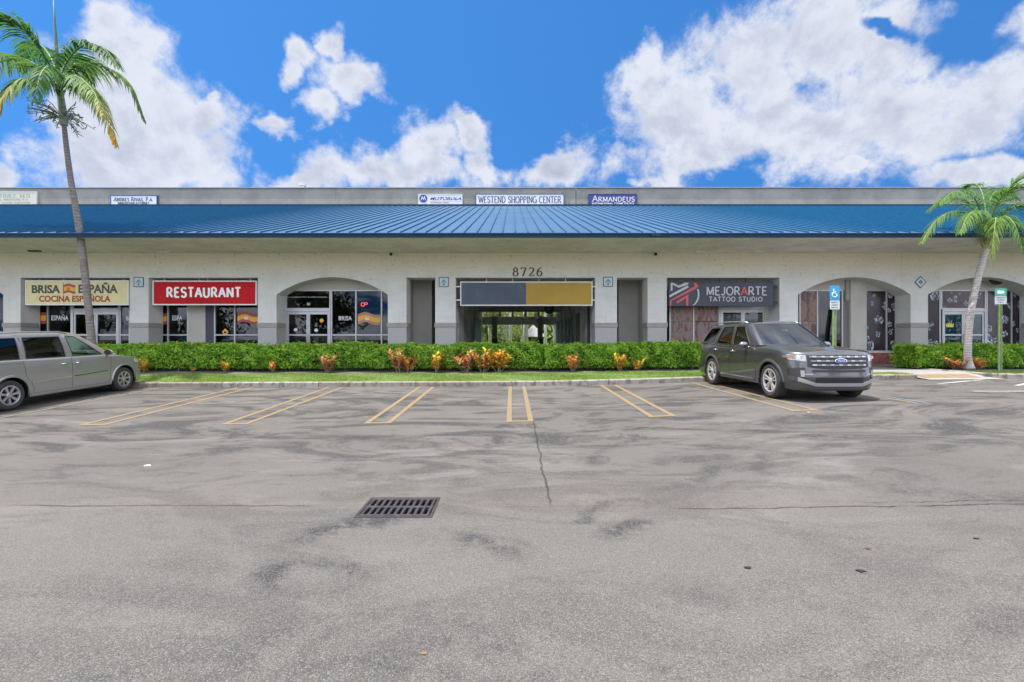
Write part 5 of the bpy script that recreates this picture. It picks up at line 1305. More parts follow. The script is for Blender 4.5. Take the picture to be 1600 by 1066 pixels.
    def cabin(s):
        S = s.S; b = MB(); K = len(S['gh']) - 1
        wins = S['windows']
        for sd in (1, -1):
            for u in range(K):
                w_ = [w for w in wins if w[1] <= u < w[2]]
                if not w_: b.grid(s.gh_cell(u, u+1, 0, 1, sd)); continue
                w = w_[0]; v0, v1 = w[3], w[4]
                b.grid(s.gh_cell(u, u+1, 0, v0, sd, m=2)); b.grid(s.gh_cell(u, u+1, v1, 1, sd, m=2))
        # roof
        n = len(s.gt); RG = []
        for i in range(n):
            q = s.gt[i]; RG.append([(q[0], q[1]*(-1 + 2*j/20), q[2] + S['rcrown'](q[0]) * (1 - abs(-1+2*j/20)**2.6) * min(1, q[1]/.3)) for j in range(21)])
        b.grid(RG)
        o = b.build('cabin', s.paint, s.root, smooth=True, world=False, auto=40); md = o.modifiers.new('w', 'WELD'); md.merge_threshold = .0008
        # glass and its black surrounds
        for (nm, u0, u1, v0, v1, gm) in wins:
            if u0 == 0 or u1 == K:
                G_ = []
                A = s.gh_cell(u0, u1, v0, v1, 1, 20, 8, -.008); Bm = s.gh_cell(u0, u1, v0, v1, -1, 20, 8, -.008)
                for ra, rb in zip(A, Bm): G_.append((rb[::-1] + ra[1:]) if u0 == 0 else (ra + rb[::-1][1:]))
                o = MB().grid(G_).build(nm, gm, s.root, smooth=True, world=False)
                continue
            for sd in (1, -1):
                o = MB().grid(s.gh_cell(u0, u1, v0, v1, sd, 14, 8, -.010)).build(nm, gm, s.root, smooth=True, world=False)
                t = MB(); e = .022
                P = lambda u, v: Vector(s.ghp(u, v, .001, sd))
                path = [P(u0 + (u1-u0)*i/12, v0) for i in range(13)] + [P(u1, v0+(v1-v0)*j/6) for j in range(1, 7)] + [P(u1-(u1-u0)*i/12, v1) for i in range(1, 13)] + [P(u0, v1-(v1-v0)*j/6) for j in range(1, 7)]
                t.tube(path, .010, 6, False); t.build('window_trim', S['wtrim'], o, smooth=True, world=False)
    def wells(s):
        S = s.S; b = MB()
        for ax in S['axles']:
            for sd in (1, -1):
                yo = s.at_x(ax, S['wr'] + S['archr'], 0, 1)[1] - .012; P = []
                for k in range(25):
                    a = -.35 + (math.pi + .7) * k / 24; r_ = S['archr'] + .012; P.append([(ax + r_*math.cos(a), sd*yo, S['wr']+.01+r_*math.sin(a)), (ax + r_*math.cos(a), sd*(yo-.34), S['wr']+.01+r_*math.sin(a))])
                b.grid(P); m_ = len(b.v); ring = [(p[1]) for p in P]; b.v += ring; b.f.append(tuple(m_ + i for i in range(25)))
        L0, L1 = min(S['axles']), max(S['axles']); w_ = S['half'] - .09
        b.box(L0 + S['archr'] + .03, L1 - S['archr'] - .03, -w_, w_, S['sill']+.02, .55)
        b.box(L1 - S['archr'] - .03, S['plan'][0][0] - .22, -w_+.38, w_-.38, S['sillf']+.06, .6); b.box(S['plan'][-1][0] + .2, L0 + S['archr'] + .03, -w_+.38, w_-.38, S['sill']+.08, .6)
        b.build('underbody', M_black, s.root, world=False)
    def lips(s, wd, off, m, name='arch_trim'):
        S = s.S
        for ax in S['axles']:
            for sd in (1, -1):
                P = []
                for k in range(41):
                    a = math.pi * k / 40; rw = []
                    for r_, o_ in ((S['archr']-.012, -.01), (S['archr']-.012, off), (S['archr']+wd*.5, off+.004), (S['archr']+wd, off*.5), (S['archr']+wd+.004, -.01)):
                        x = ax + r_*math.cos(a); z = S['wr']+.01+r_*math.sin(a); p = s.at_x(x, z, o_, sd); rw.append((x, p[1], z))
                    P.append(rw)
                MB().grid(P).build(name, m, s.root, smooth=True, world=False, auto=50)
    def wheels(s, spokes):
        S = s.S; out = []
        for ax in S['axles']:
            for sd in (1, -1):
                yo = S['wheel_y']; r_ = S['wr']; W_ = .235; rim = S['rim']
                prof = [(rim-.03, 0), (rim+.005, .004), (rim+.03, .012), (rim+(r_-rim)*.55, .018), (r_-.03, .006), (r_-.008, -.02), (r_, -.05), (r_, -W_+.04), (r_-.02, -W_+.01), (rim, -W_)]
                t = MB(); P = []
                for k in range(49):
                    a = 2*math.pi*k/48; P.append([(ax + q*math.cos(a), sd*(yo+o_), r_ + q*math.sin(a)) for q, o_ in prof])
                t.grid(P); ty = t.build('wheel', S['tyre'], s.root, smooth=True, world=False, auto=35)
                d = MB(); d.add([(ax + (rim-.01)*math.cos(2*math.pi*k/32), sd*(yo-.085), r_+(rim-.01)*math.sin(2*math.pi*k/32)) for k in range(32)], [tuple(range(32))])
                P = [[(ax + q*math.cos(2*math.pi*k/48), sd*(yo+o_), r_ + q*math.sin(2*math.pi*k/48)) for q, o_ in ((rim-.015, -.09), (rim-.015, -.01))] for k in range(49)]
                d.grid(P); d.build('brake_disc', mat('wheel shadow metal', (.05,.05,.055), .5, .5), ty, world=False)
                m_ = MB()
                P = [[(ax + q*math.cos(2*math.pi*k/48), sd*(yo+o_), r_ + q*math.sin(2*math.pi*k/48)) for q, o_ in ((rim-.032, -.03), (rim-.028, .004), (rim-.010, .010), (rim+.004, .006))] for k in range(49)]
                m_.grid(P)
                for k, (a, w0, w1) in enumerate(spokes(ax)):
                    ca, sa = math.cos(a), math.sin(a)
                    def q_(rr_, ww, o_): return (ax + rr_*ca - ww*sa, sd*(yo+o_), r_ + rr_*sa + ww*ca)
                    ra, rb = .05, rim - .02
                    m_.add([q_(ra,-w0,-.012), q_(ra,w0,-.012), q_(rb,w1,.004), q_(rb,-w1,.004), q_(ra,-w0,-.05), q_(ra,w0,-.05), q_(rb,w1,-.04), q_(rb,-w1,-.04)], [(0,1,2,3),(0,4,5,1),(1,5,6,2),(2,6,7,3),(3,7,4,0)])
                P = [[(ax + q*math.cos(2*math.pi*k/24), sd*(yo+o_), r_ + q*math.sin(2*math.pi*k/24)) for q, o_ in ((.001, .004), (.035, .003), (.062, -.008), (.066, -.05))] for k in range(25)]
                m_.grid(P); m_.build('rim', S['rimm'], ty, smooth=True, world=False, auto=30)
    def seam(s, pts, sd=1, m=None, w=.006):
        """dark panel gap through points (x,z)"""
        P = []
        for i in range(len(pts)-1):
            (x0, z0), (x1, z1) = pts[i], pts[i+1]; n = max(2, int(math.hypot(x1-x0, z1-z0)/.05))
            for k in range(n + (i == len(pts)-2)): t = k/n; P.append(s.at_x(x0+(x1-x0)*t, z0+(z1-z0)*t, .0015, sd))
        return MB().tube(P, w/2, 5, False)
def seats(root, m, xs_, zseat=.75, w=.5, back=.62):
    for (x, y) in xs_:
        b = MB(); b.box(x-.25, x+.25, y-w/2, y+w/2, zseat-.18, zseat); b.add([(x-.27,y-w/2,zseat),(x-.15,y-w/2,zseat),(x-.30,y-w/2+.04,zseat+back),(x-.38,y-w/2+.04,zseat+back),(x-.27,y+w/2,zseat),(x-.15,y+w/2,zseat),(x-.30,y+w/2-.04,zseat+back),(x-.38,y+w/2-.04,zseat+back)], [(0,1,2,3),(4,7,6,5),(0,4,5,1),(1,5,6,2),(2,6,7,3),(3,7,4,0)])
        b.box(x-.39, x-.30, y-.13, y+.13, zseat+back+.02, zseat+back+.19); b.build('seat', m, root, world=False, bevel=.03)
def steering(root, x, y, z, m):
    c = MB(); c.tube([(x + .10*math.sin(a)*.4, y + .185*math.cos(a), z + .185*math.sin(a)) for a in np.linspace(0, 2*math.pi, 24)], .014, 8, False); c.tube([(x, y-.18, z), (x, y+.18, z)], .012, 6); c.tube([(x+.02, y, z), (x+.3, y, z-.12)], .03, 8)
    c.build('steering_wheel', m, root, world=False, smooth=True)
def mirror(root, x, y, z, sd, m, m2, sx=1, paintm=None):
    b = MB(); P = []
    for k in range(13):
        a = 2*math.pi*k/12; P.append([(x + sx*.05*q, y + sd*(.13 + .11*math.cos(a)*r_), z + .075*math.sin(a)*r_) for q, r_ in ((-.9, .96), (-.3, 1.05), (.6, .95), (1.3, .6), (1.5, .05))])
    b.grid(P); o = b.build('wing_mirror', m, root, smooth=True, world=False)
    g = MB(); g.add([(x - sx*.047, y + sd*(.13 + .10*math.cos(6.283*k/12)), z + .066*math.sin(6.283*k/12)) for k in range(12)], [tuple(range(12))]); g.build('mirror_glass', m2, o, world=False)
    MB().tube([(x+.02*sx, y + sd*.05, z-.05), (x+.06*sx, y - sd*.03, z-.09)], [.03, .035], 8).build('mirror_arm', m, o, smooth=True, world=False)
def handle(car, x, z, sd, m, ln=.17):
    P = [car.at_x(x - ln/2 + ln*t, z, o, sd) for t, o in ((0, .002), (.12, .032), (.5, .042), (.88, .032), (1, .002))]
    MB().tube(P, [.013, .014, .012, .014, .013], 8).build('door_handle', m, car.root, smooth=True, world=False)
    q = car.at_x(x, z, .003, sd); b = MB(); b.add([(q[0]+.055*math.cos(6.283*k/16), q[1], q[2]+.035*math.sin(6.283*k/16)) for k in range(16)], [tuple(range(16))]); b.build('handle_cup', car.paint, car.root, world=False)

M_tyre = mat('tyre rubber', (.030, .029, .029), .85, var=.2, vscale=5, bump=.3, bscale=60)
M_chrome = mat('chrome', (.75, .76, .78), .12, 1.0); M_plastic = mat('grey plastic', (.07, .07, .075), .6); M_bplast = mat('black plastic', (.018, .018, .02), .5)
def metallic(name, col, flake=.35, coat=1.0):
    m = mat(name, col, .32, flake, coat=coat); return m
S_bow = .022

# ---- dark grey sport utility car, nose to the viewer
Xc, Yc, yaw = 6.66, 12.19, R(-90 + 1.6)
SAX = (1.59, -1.275)
gz = (gh(Xc, Yc - 1.59) + gh(Xc, Yc + 1.275)) / 2
pitch = math.atan2(gh(Xc, Yc-1.59) - gh(Xc, Yc+1.275), 2.865)
suv = thing('parked_car', 'dark grey sport utility car parked nose out with chrome studded grille', 'car', (Xc, Yc, gz), rot=(0, -pitch, yaw))
SP = dict(paint=metallic('dark grey car paint', (.085, .085, .088), .7), half=.99,
  plan=[(2.50,0,1.045),(2.495,.25,1.045),(2.47,.50,1.04),(2.40,.72,1.03),(2.27,.86,1.03),(2.08,.935,1.045),(1.8,.975,1.07),(1.3,.985,1.095),(.7,.98,1.105),(0,.98,1.11),(-.8,.985,1.12),(-1.5,.98,1.14),(-2.0,.95,1.16),(-2.3,.88,1.18),(-2.46,.70,1.185),(-2.51,.40,1.19),(-2.52,0,1.19)],
  nose0=1.9, nose1=2.4, tail0=-1.9, tail1=-2.4, dz=[.15,.28,.40,.52,.66,.80,.92,1.0,1.06,1.12,1.2], dside=[.09,.045,.03,.02,.008,.0,.004,.014,.030,.055,.08],
  dfront=[.16,.05,.015,.0,.02,.035,.05,.075,.11,.15,.2], drear=[.10,.03,.0,.01,.04,.05,.06,.07,.08,.09,.1],
  sill=.27, sillf=.24, axles=SAX, archr=.425, wr=.378, cowl=.70, crown=lambda x: .035 + .06*min(1, max(0, (2.5-x)/1.5)), crease=.016,
  gh=[((1.13,0,1.175),(.30,0,1.700)),((1.10,.44,1.17),(.28,.35,1.695)),((1.00,.77,1.155),(.21,.585,1.685)),((.88,.845,1.14),(.10,.645,1.675)),((.62,.865,1.125),(-.02,.665,1.672)),
      ((-.20,.885,1.125),(-.30,.695,1.675)),((-.31,.885,1.125),(-.40,.695,1.675)),((-1.14,.885,1.14),(-.96,.69,1.67)),((-1.38,.88,1.15),(-1.16,.685,1.665)),((-2.14,.83,1.175),(-1.82,.64,1.645)),((-2.34,.74,1.185),(-2.04,.60,1.63)),((-2.42,.55,1.185),(-2.10,.5,1.625)),((-2.45,0,1.185),(-2.14,0,1.62))],
  windows=[('windscreen', 0, 2, .02, .95, glass_mat('windscreen glass', (.62, .84, .88), 2.1, .07)), ('side_window', 4, 5, .05, .88, glass_mat('front side glass', (.32,.42,.40), 1.8)), ('side_window', 6, 7, .05, .88, glass_mat('dark side glass', (.05,.055,.06), 1.7)),
           ('quarter_window', 8, 9, .06, .86, glass_mat('dark quarter glass', (.08,.10,.11), 1.9)), ('rear_window', 11, 12, .1, .9, MATS.get('x') or glass_mat('dark rear glass', (.05,.055,.06), 1.7))],
  rcrown=lambda x: .045 + .02*min(1, max(0, (.3-x)/.8)), wtrim=M_bplast, wheel_y=.955, rim=.262, tyre=M_tyre, rimm=mat('alloy', (.60,.57,.56), .35, .6))
c = Car(SP, suv); c.greenhouse(); c.body(); c.cabin(); c.wells(); c.lips(.05, .012, mat('dark grey cladding', (.050,.050,.053), .55))
c.wheels(lambda ax: [(2*math.pi*(k+.5*(j-.5)*.62)/5 + .3, .010, .017) for k in range(5) for j in (0, 1)])
M_seat = mat('dark seat', (.05, .05, .055), .7)
seats(suv, M_seat, [(.05,.38),(.05,-.38),(-.85,.40),(-.85,-.40)]); steering(suv, .62, .38, 1.02, M_bplast)
MB().box(.60, 1.2, -.78, .78, .85, 1.10).build('dashboard', mat('sunlit dashboard', (.10,.10,.105), .7), suv, world=False, bevel=.05)
MB().box(-2.2, 1.0, -.80, .80, .50, .58).build('cabin_floor', M_bplast, suv, world=False)
# front end
gr = c.patch('y', -.64, .64, lambda t: .685 + .045*abs(2*t-1)**3, lambda t: .985 - .02*abs(2*t-1)**2, .004, 'grille', M_bplast, n=30)
for k, z in enumerate((.945, .86, .775)):
    c.patch('y', -.60 + .02*k, .60 - .02*k, z-.016, z+.012, .018, 'grille_bar', mat('silver grey bar', (.20,.20,.21), .35, .6), gr, n=26, rows=2)
    nn_ = 7 if k != 1 else 6
    for j in range(nn_):
        y = (-.52 + 1.04*j/(nn_-1)) if k != 1 else (-.44 + .88*j/(nn_-1))
        if k == 1 and abs(y) < .16: continue
        c.patch('y', y-.036, y+.036, z-.014+.002, z+.016, .028, 'chrome_block', mat('satin chrome', (.42,.42,.43), .25, .9), gr, n=3, rows=1)
# oval emblem
def oval(ca, ry, rz, zc, off, name, m, par):
    P = []
    for k in range(29):
        a = 2*math.pi*k/28; P.append([(*c.at_y(ry*q*math.cos(a), zc + rz*q*math.sin(a), off + .006*(1-q*q))[:1], ry*q*math.cos(a), zc + rz*q*math.sin(a)) for q in (.01, .5, .9, 1.0)] + [(c.at_y(0, zc, 0)[0]-.01, ry*math.cos(a), zc + rz*math.sin(a))])
    return MB().grid(P).build(name, m, par, smooth=True, world=False, auto=40)
em = oval(c, .125, .052, .862, .042, 'emblem', M_chrome, gr); oval(c, .112, .044, .862, .0465, 'emblem_face', mat('emblem blue face', (.012,.05,.20), .25), gr)
cu = bpy.data.curves.new('t', 'FONT'); cu.body = 'Ford'; cu.shear = .35; cu.offset = .01; to = bpy.data.objects.new('t', cu); sc.collection.objects.link(to)
dg = bpy.context.evaluated_depsgraph_get(); dg.update(); me = bpy.data.meshes.new_from_object(to.evaluated_get(dg)); bpy.data.objects.remove(to)
co = np.array([v.co for v in me.vertices]); mn = co.min(0); mxx = co.max(0); xf = c.at_y(0, .862, .0565)[0]
for v in me.vertices: v.co = (xf, ((v.co.x-mn[0])/(mxx[0]-mn[0]) - .5) * .15, .842 + (v.co.y-mn[1])/(mxx[1]-mn[1]) * .042)
me.materials.clear(); me.materials.append(M_white); link(bpy.data.objects.new('emblem_script', me), gr)
for sd in (1, -1):
    a0, a1 = .655*sd, .925*sd
    hl = c.patch('y', .655*sd, .90*sd, lambda t: .845 + .035*t, lambda t: .975 + .012*t, .010, 'headlight', mat('headlight glass', (.34,.36,.36), .12, .2, coat=1.0), side=1, n=16)
    c.patch('x', 2.30, 2.02, lambda t: .885 + .03*t, lambda t: .990 - .035*t, .012, 'headlight', mat('headlight amber', (.16,.09,.06), .2, coat=1.0), side=sd, n=10)
    for y in (.72, .81):
        b = MB(); q = c.at_y(y*sd, .925, .014); b.add([(q[0]-.012*(k and 0), q[1] + .036*math.cos(6.283*k/16), q[2] + .036*math.sin(6.283*k/16)) for k in range(16)], [tuple(range(16))]); b.build('lamp_lens', mat('lamp lens', (.62,.66,.68), .05, .6), hl, world=False)
    # fog lamp surround: C shaped
    c.patch('y', .68*sd, .90*sd, lambda t: .50 + .0*t, lambda t: .72 - .02*t, .006, 'fog_surround', M_bplast, n=12)
    c.patch('y', .70*sd, .76*sd, .53, .66, .018, 'fog_lamp', mat('fog lamp', (.22,.22,.17), .3, .1), n=4)
    c.patch('y', .56*sd, .76*sd, lambda t: .575, lambda t: .592, .016, 'fog_strip', mat('dull chrome', (.30,.30,.31), .35, .6), n=10, rows=1)
    c.patch('y', .60*sd, .90*sd, lambda t: .425 + .02*t, lambda t: .455 + .09*t, .010, 'bumper_cladding', mat('dark grey cladding', (.05,.05,.053), .55), n=12)
c.patch('y', -.56, .56, .625, .672, .004, 'upper_intake', M_black, n=24)
c.patch('y', -.50, .50, .405, .515, .004, 'lower_intake', M_black, n=24)
for z in (.43, .46, .49): c.patch('y', -.49, .49, z-.003, z+.003, .008, 'intake_slat', M_bplast, n=20, rows=1)
c.patch('y', -.80, .80, lambda t: .335 + .10*max(0, abs(2*t-1)-.62)/.38, lambda t: .400 + .12*max(0, abs(2*t-1)-.62)/.38, .022, 'skid_plate', mat('silver skid', (.40,.40,.41), .4, .5), n=36)
c.patch('y', -.86, .86, .245, .30, .0, 'chin', mat('dark grey cladding', (.05,.05,.053), .55), n=30)
MB().box(2.44, 2.47, -.006, .006, .64, .66).build('bumper_sensor', M_chrome, suv, world=False)
# sides
for sd in (1, -1):
    b = c.seam([(1.0,.36),(1.02,.62),(.93,.86),(.90,1.09)], sd); b.v += []; o1 = b.build('door_seam', M_black, suv, world=False)
    c.seam([(-.26,.34),(-.26,1.11)], sd).build('door_seam', M_black, suv, world=False)
    c.seam([(-.82,.36),(-.90,.62),(-1.08,.86),(-1.25,.98),(-1.28,1.13)], sd).build('door_seam', M_black, suv, world=False)
    c.seam([(.98,.355),(0,.345),(-.80,.355)], sd).build('door_seam', M_black, suv, world=False)
    c.patch('x', .95, -.80, .30, .345, .014, 'side_cladding', MATS['dark grey cladding'], side=sd, n=24, rows=2)
    c.patch('x', .90, -.72, .352, .374, .014, 'chrome_strip', M_chrome, side=sd, n=24, rows=1)
    handle(c, -.08, .985, sd, M_chrome); handle(c, -1.02, 1.00, sd, M_chrome)
    mirror(suv, .60, sd*.90, 1.16, sd, mat('mirror shell', (.22,.225,.24), .2, .9), M_bplast, 1)
    rp = [(.10, .645, 1.70), (-.10, .665, 1.735), (-.9, .67, 1.745), (-1.6, .64, 1.73), (-1.85, .61, 1.69)]
    MB().tube([(a, sd*b_, z) for a, b_, z in rp], [.012, .018, .018, .018, .012], 8).build('roof_rail', mat('satin rail', (.45,.46,.48), .3, .8), suv, smooth=True, world=False)
    c.patch('x', -2.22, -2.42, .98, 1.17, .010, 'tail_light', mat('tail red', (.45,.02,.02), .2, coat=1.0), side=sd, n=6)
for sd in (.35, -.25):
    MB().tube([(1.04-.02, sd-.28, 1.195), (.99, sd+.30, 1.215)], .009, 6).build('wiper', M_bplast, suv, world=False)
st_ = MB(); 
for k in range(1): st_.add([(.595, -.05, 1.50+.0), (.595, .07, 1.50), (.575, .07, 1.52), (.575, -.05, 1.52)], [(0,1,2,3)])
st_.build('windscreen_tag', M_white, suv, world=False)

# ---- silver people carrier, nose to the kerb
Xc, Yc = -12.05, 11.94; VAX = (1.62, -1.46)
gz = (gh(Xc, Yc+1.62) + gh(Xc, Yc-1.46)) / 2; pitch = math.atan2(gh(Xc, Yc+1.62) - gh(Xc, Yc-1.46), 3.08)
van = thing('parked_van', 'silver people carrier parked nose to the kerb by the tall palm', 'van', (Xc, Yc, gz), rot=(0, -pitch, R(90)))
VP = dict(paint=metallic('silver van paint', (.31, .305, .30), .5), half=.99,
  plan=[(2.56,0,.90),(2.55,.3,.90),(2.51,.58,.90),(2.42,.79,.90),(2.26,.905,.91),(1.98,.955,.95),(1.6,.975,1.005),(1.2,.985,1.045),(.6,.99,1.07),(-.4,.99,1.085),(-1.4,.99,1.10),(-2.1,.97,1.115),(-2.42,.90,1.12),(-2.55,.70,1.12),(-2.59,.35,1.12),(-2.60,0,1.12)],
  nose0=1.9, nose1=2.4, tail0=-2.0, tail1=-2.45, dz=[.15,.28,.40,.52,.66,.80,.92,1.0,1.06,1.12,1.2], dside=[.07,.03,.012,.006,.0,.0,.003,.010,.022,.04,.06],
  dfront=[.12,.02,.0,.0,.03,.07,.13,.16,.2,.2,.2], drear=[.06,.0,.0,.01,.03,.04,.05,.05,.05,.05,.05],
  sill=.24, sillf=.20, axles=VAX, archr=.40, wr=.338, cowl=.95, crown=lambda x: .03 + .05*min(1, max(0, (2.5-x)/1.3)), crease=.0,
  gh=[((1.55,0,1.135),(.68,0,1.665)),((1.50,.42,1.13),(.63,.38,1.66)),((1.36,.74,1.11),(.52,.62,1.65)),((1.25,.83,1.09),(.42,.68,1.64)),((.99,.905,1.075),(.22,.735,1.645)),
      ((.10,.925,1.085),(.03,.765,1.655)),((-.10,.925,1.085),(-.13,.765,1.655)),((-1.05,.92,1.10),(-1.02,.765,1.65)),((-1.20,.92,1.10),(-1.16,.76,1.65)),((-2.2,.88,1.115),(-2.1,.73,1.63)),((-2.42,.80,1.12),(-2.28,.66,1.62)),((-2.50,.6,1.12),(-2.36,.52,1.61)),((-2.54,0,1.12),(-2.40,0,1.61))],
  windows=[('windscreen', 0, 2, .02, .95, MATS.get('x') or glass_mat('van windscreen', (.5, .62, .6), 1.6)), ('side_window', 4, 5, .04, .90, glass_mat('van front glass', (.52,.72,.68), 1.6)), ('side_window', 6, 7, .04, .90, glass_mat('van dark glass', (.07,.08,.085), 1.6)),
           ('quarter_window', 8, 9, .04, .90, glass_mat('van quarter glass', (.06,.07,.075), 1.6)), ('rear_window', 11, 12, .1, .9, glass_mat('van rear glass', (.05,.055,.06), 1.7))],
  rcrown=lambda x: .05 + .02*min(1, max(0, (.5-x)/.8)), wtrim=M_bplast, wheel_y=.955, rim=.218, tyre=M_tyre, rimm=mat('van alloy', (.50,.50,.52), .3, .8))
c = Car(VP, van); c.greenhouse(); c.body(); c.cabin(); c.wells(); c.lips(.035, .014, VP['paint'], 'arch_lip')
c.wheels(lambda ax: [(2*math.pi*k/7 + .2, .018, .030) for k in range(7)])
M_tan = mat('beige seat', (.30, .28, .25), .8)
seats(van, M_tan, [(.25,.42),(.25,-.42),(-.75,.42),(-.75,-.42)], .80, .5, .60); steering(van, .82, .42, 1.10, M_bplast)
MB().box(.85, 1.6, -.80, .80, .80, 1.09).build('dashboard', mat('grey dashboard', (.16,.16,.16), .7), van, world=False, bevel=.06)
MB().box(-2.3, 1.2, -.82, .82, .45, .52).build('cabin_floor', M_bplast, van, world=False)
for sd in (1, -1):
    for L_ in ([(1.12,.33),(1.13,.60),(1.16,.90),(1.18,1.03)], [(0,.31),(0,1.08)], [(-.94,.33),(-.98,.52),(-1.09,.68),(-1.14,.80),(-1.17,1.09)][::1], [(1.12,.32),(0,.31),(-1.06,.32)]):
        c.seam(L_, sd).build('door_seam', M_bplast, van, world=False)
    c.seam([(-1.2,1.03),(-2.3,1.045)], sd).build('slide_rail', M_bplast, van, world=False)
    for (a, b_) in ((1.05, .05), (-.03, -.92)):
        z0 = .58 + .02*(a); z1 = .58 + .045*b_
        c.patch('x', a, b_, lambda t, a=a, b_=b_: .600 + .045*(a+(b_-a)*t) - .012, lambda t, a=a, b_=b_: .600 + .045*(a+(b_-a)*t) + .010, .012, 'side_moulding', M_chrome if b_ < -.5 else mat('dark chrome', (.18,.18,.18), .2, .9), side=sd, n=20, rows=1)
    handle(c, .17, .935, sd, M_chrome, .15); handle(c, -.20, .935, sd, M_chrome, .15)
    mirror(van, 1.02, sd*.93, 1.14, sd, VP['paint'], M_bplast, 1)
    c.patch('x', 2.34, 2.05, lambda t: .74 + .06*t, lambda t: .865 + .02*t, .010, 'headlight', mat('headlight clear', (.58,.50,.42), .15, coat=1.0), side=sd, n=10)
    c.patch('x', 2.36, 2.16, .60, .625, .010, 'bumper_strip', M_chrome, side=sd, n=8, rows=1)
    rp = [(.15, .73, 1.665), (-.05, .735, 1.715), (-1.0, .735, 1.725), (-2.0, .70, 1.70), (-2.2, .69, 1.65)]
    MB().tube([(a, sd*b_, z) for a, b_, z in rp], [.012, .02, .02, .02, .012], 8).build('roof_rail', mat('satin rail', (.45,.46,.48), .3, .8), van, smooth=True, world=False)
    c.patch('x', -2.35, -2.52, .80, 1.10, .010, 'tail_light', MATS['tail red'], side=sd, n=6)
    c.patch('x', 1.18, -1.02, .255, .30, .008, 'sill_trim', VP['paint'], side=sd, n=24, rows=2)
c.patch('y', -.55, .55, .62, .80, .006, 'grille', M_bplast, n=20)

# ------------------------------------------------------------------ beyond the passage and across the lot
M_tl = [leaf_mat('far leaves', [(0, (.06, .10, .02)), (.4, (.20, .28, .06)), (1, (.50, .52, .20))], .5, .5), leaf_mat('dark tree leaves', [(0, (.02, .05, .012)), (.5, (.05, .10, .02)), (1, (.11, .18, .03))], .5, .35)]
M_bark = mat('pale bark', (.34, .31, .28), .9, var=.25, vscale=4, bump=.5)
def tree(x, y, h, r, label, n=5000, m=0, size=.22, group=None, trunk_h=None, tr=.14, z0=.5):
    t = thing('tree', label, 'tree', (x, y, z0), group); th = trunk_h or h * .4
    b = MB(); b.tube([(x, y, z0-.1), (x+.05, y, z0+th*.5), (x-.04, y, z0+th)], [tr*1.3, tr, tr*.8], 10)
    Cn = []
    for k in range(14):
        a = random.uniform(0, 6.28); q = random.uniform(.2, .8) * r; zc = z0 + th + random.uniform(.05, .95) * (h - th); q *= math.sin(math.pi * min(1, max(.2, (zc - z0 - th) / (h - th) * .8 + .2))) ** .5
        p = (x + q*math.cos(a), y + q*math.sin(a), zc); Cn.append((p, random.uniform(.28, .5) * r)); b.tube([(x, y, z0+th*.9), ((x+p[0])/2, (y+p[1])/2, (z0+th+zc)/2 - .1), p], [tr*.6, tr*.4, .02], 6, False)
    b.build('trunk', M_bark, t, smooth=True)
    P = []; 
    for (p, q) in Cn:
        k = n // len(Cn); d = rng.normal(0, 1, (k, 3)); d /= np.linalg.norm(d, axis=1)[:, None]; P.append(np.array(p) + d * q * (rng.random(k) ** .45)[:, None] * [1, 1, .75])
    P = np.concatenate(P); leaves(P, np.tile([0, 0, .6], (len(P), 1)), size, 'crown', M_tl[m], t, 1.0)
    return t
tree(-2.2, 46, 6.5, 2.6, 'light green tree seen through the far end of the passage beyond the west column', 3500)
tree(-.6, 58, 7.0, 3.4, 'yellow green tree behind the pale trunks beyond the passage', 4500, trunk_h=1.0)
tree(1.6, 70, 9, 4.0, 'loose tree behind the white marquee roof beyond the passage', 4500, trunk_h=2.0)
tree(4.6, 52, 7, 2.6, 'tree beyond the passage, east of its second column', 3500)
tree(-6.0, 62, 8, 4.0, 'bushy tree far beyond the passage, glimpsed past its west wall', 3500, trunk_h=1.0)
for px, Y, w_, lab in ((797.5, 44, .13, 'thin white tree trunk in the middle of the passage view'), (821, 42, .22, 'thick pale grey trunk in the passage view'), (852, 50, .14, 'slim pale trunk beyond the passage, near its east wall')):
    x = wx(px, Y); t = thing('tree', lab, 'tree', (x, Y, .5)); MB().tube([(x, Y, .3), (x+.03, Y, 3.0), (x, Y, 6.5)], [w_*1.2, w_, w_*.8], 12).build('trunk', mat('white bark', (.50,.48,.46), .8, var=.15), t, smooth=True)
    P = np.array([x, Y, 7.0]) + rng.normal(0, .8, (700, 3)); leaves(P, np.tile([0, 0, .6], (700, 1)), .25, 'crown', M_tl[0], t, 1.0)
b_P = np.stack([rng.uniform(-12, 14, 15000), rng.uniform(78, 84, 15000), .5 + 8 * rng.random(15000)], 1); b_P[:, 2] += np.sin(b_P[:, 0] * 1.3) * .6
tag(leaves(b_P, np.tile([0, -.8, .5], (15000, 1)), .85, 'woodland', M_tl[0], None, 1.0), 'mass of far greenery closing the view beyond the passage', 'trees', kind='stuff')
sheet('lawn', -14, 16, 40, 90, lambda x, y: gh(x, y) + .02, mat('far grass', (.14,.22,.05), .9, var=.3), 5)
mq = thing('marquee', 'white pointed marquee roof seen through the passage', 'marquee', (wx(833, 60), 60, .5)); cx = wx(833, 60)
MB().add([(cx-1.6,58.4,2.0),(cx+1.6,58.4,2.0),(cx+1.6,61.6,2.0),(cx-1.6,61.6,2.0),(cx,60,3.5)], [(0,1,4),(1,2,4),(2,3,4),(3,0,4)]).build('canopy', mat('marquee cloth', (.19,.19,.195), .7), mq)
lg = MB()
for a in (-1.5, 1.5):
    for b_ in (58.5, 61.5): lg.tube([(cx+a, b_, .5), (cx+a, b_, 2.05)], .04, 8)
lg.build('frame', M_metal, mq)
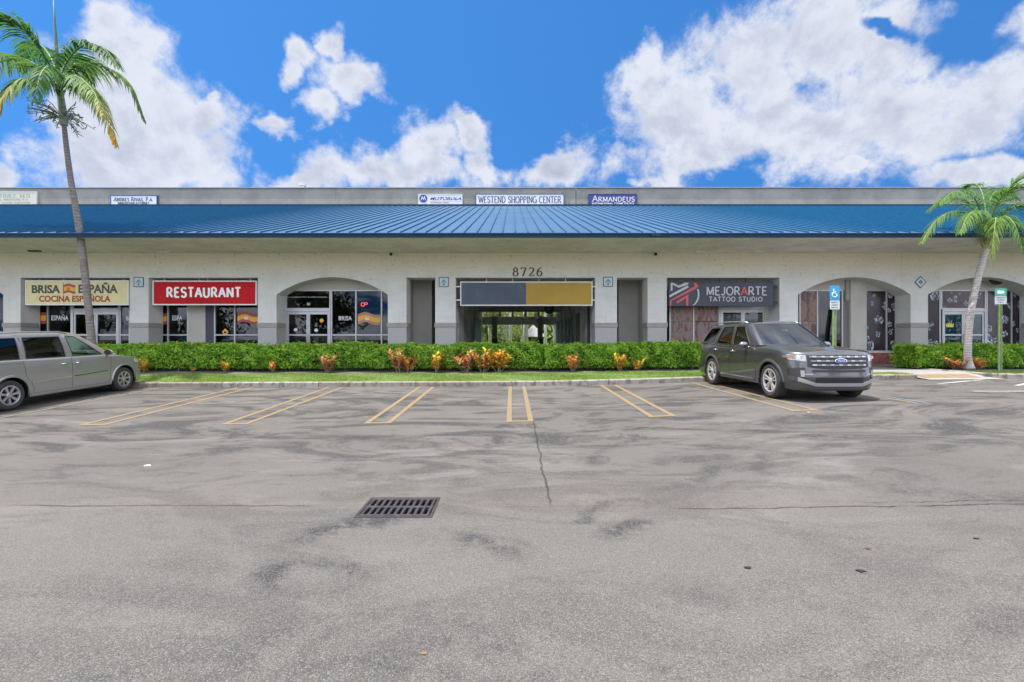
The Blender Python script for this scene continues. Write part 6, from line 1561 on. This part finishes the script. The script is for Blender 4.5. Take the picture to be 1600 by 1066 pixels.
# trees on the far side of the car park, seen mirrored in the shop glass
for i, (x, y, h, r) in enumerate(((-56, -20, 8.5, 5.2), (-40, -21, 9.5, 5.4), (-24, -19, 8, 5), (28, -21, 9.5, 5.4), (50, -20, 9, 6))):
    tree(x, y, h, r, 'leafy tree across the car park, mirrored in the %s' % ['cream sign shopfront', 'red sign shopfront', 'glazed double doors', 'studio shopfront', 'jeweller doors'][i], 5200, 1, .42, 'trees mirrored in the shop glass', trunk_h=.9, tr=.2, z0=0)

# litter and small marks on the asphalt
def scrap(px, py, r_, m, name, label, cat):
    Y = F * 1.7 / (py - 530)
    for _ in range(6): Y = F * (1.7 - gh(wx(px, Y), Y)) / (py - 530)
    x = wx(px, Y); z = gh(x, Y); rr_ = random.Random(int(px)); n = 9
    P = [(x + r_*rr_.uniform(.5, 1)*math.cos(6.283*k/n)*1.5, Y + r_*rr_.uniform(.5, 1)*math.sin(6.283*k/n), z + .004 + rr_.uniform(0, .005)) for k in range(n)]
    b = MB(); b.add(P + [(p[0], p[1], z + .002) for p in P], [tuple(range(n))] + [(k, (k+1) % n, n+(k+1) % n, n+k) for k in range(n)]); tag(b.build(name, m), label, cat)
scrap(230, 728, .034, M_white, 'paper_scrap', 'white scrap of paper on the asphalt below the silver van', 'litter')
scrap(1345, 893, .030, M_black, 'dry_leaf', 'dark dry leaf lying on the asphalt in the open lane', 'leaf')
scrap(1168, 888, .024, M_black, 'dry_leaf', 'small dark leaf lying beside the larger dry leaf', 'leaf')
scrap(1356, 858, .016, mat('brown leaf', (.09,.03,.015), .8), 'dry_leaf', 'tiny red brown leaf on the asphalt', 'leaf')
scrap(1525, 842, .020, M_black, 'twig', 'short dark twig on the asphalt near the edge of the photo', 'twig')
scrap(1075, 748, .035, mat('flattened spot', (.125,.11,.085), .9), 'gum_spot', 'pale round spot stuck to the asphalt', 'spot')
scrap(662, 1022, .016, mat('rust spot', (.16,.11,.06), .9), 'dry_leaf', 'small brown leaf at the very front of the asphalt', 'leaf')
scrap(1264, 646, .035, M_wht, 'paper_scrap', 'pale fleck at the end of the yellow lines in front of the dark car', 'litter')
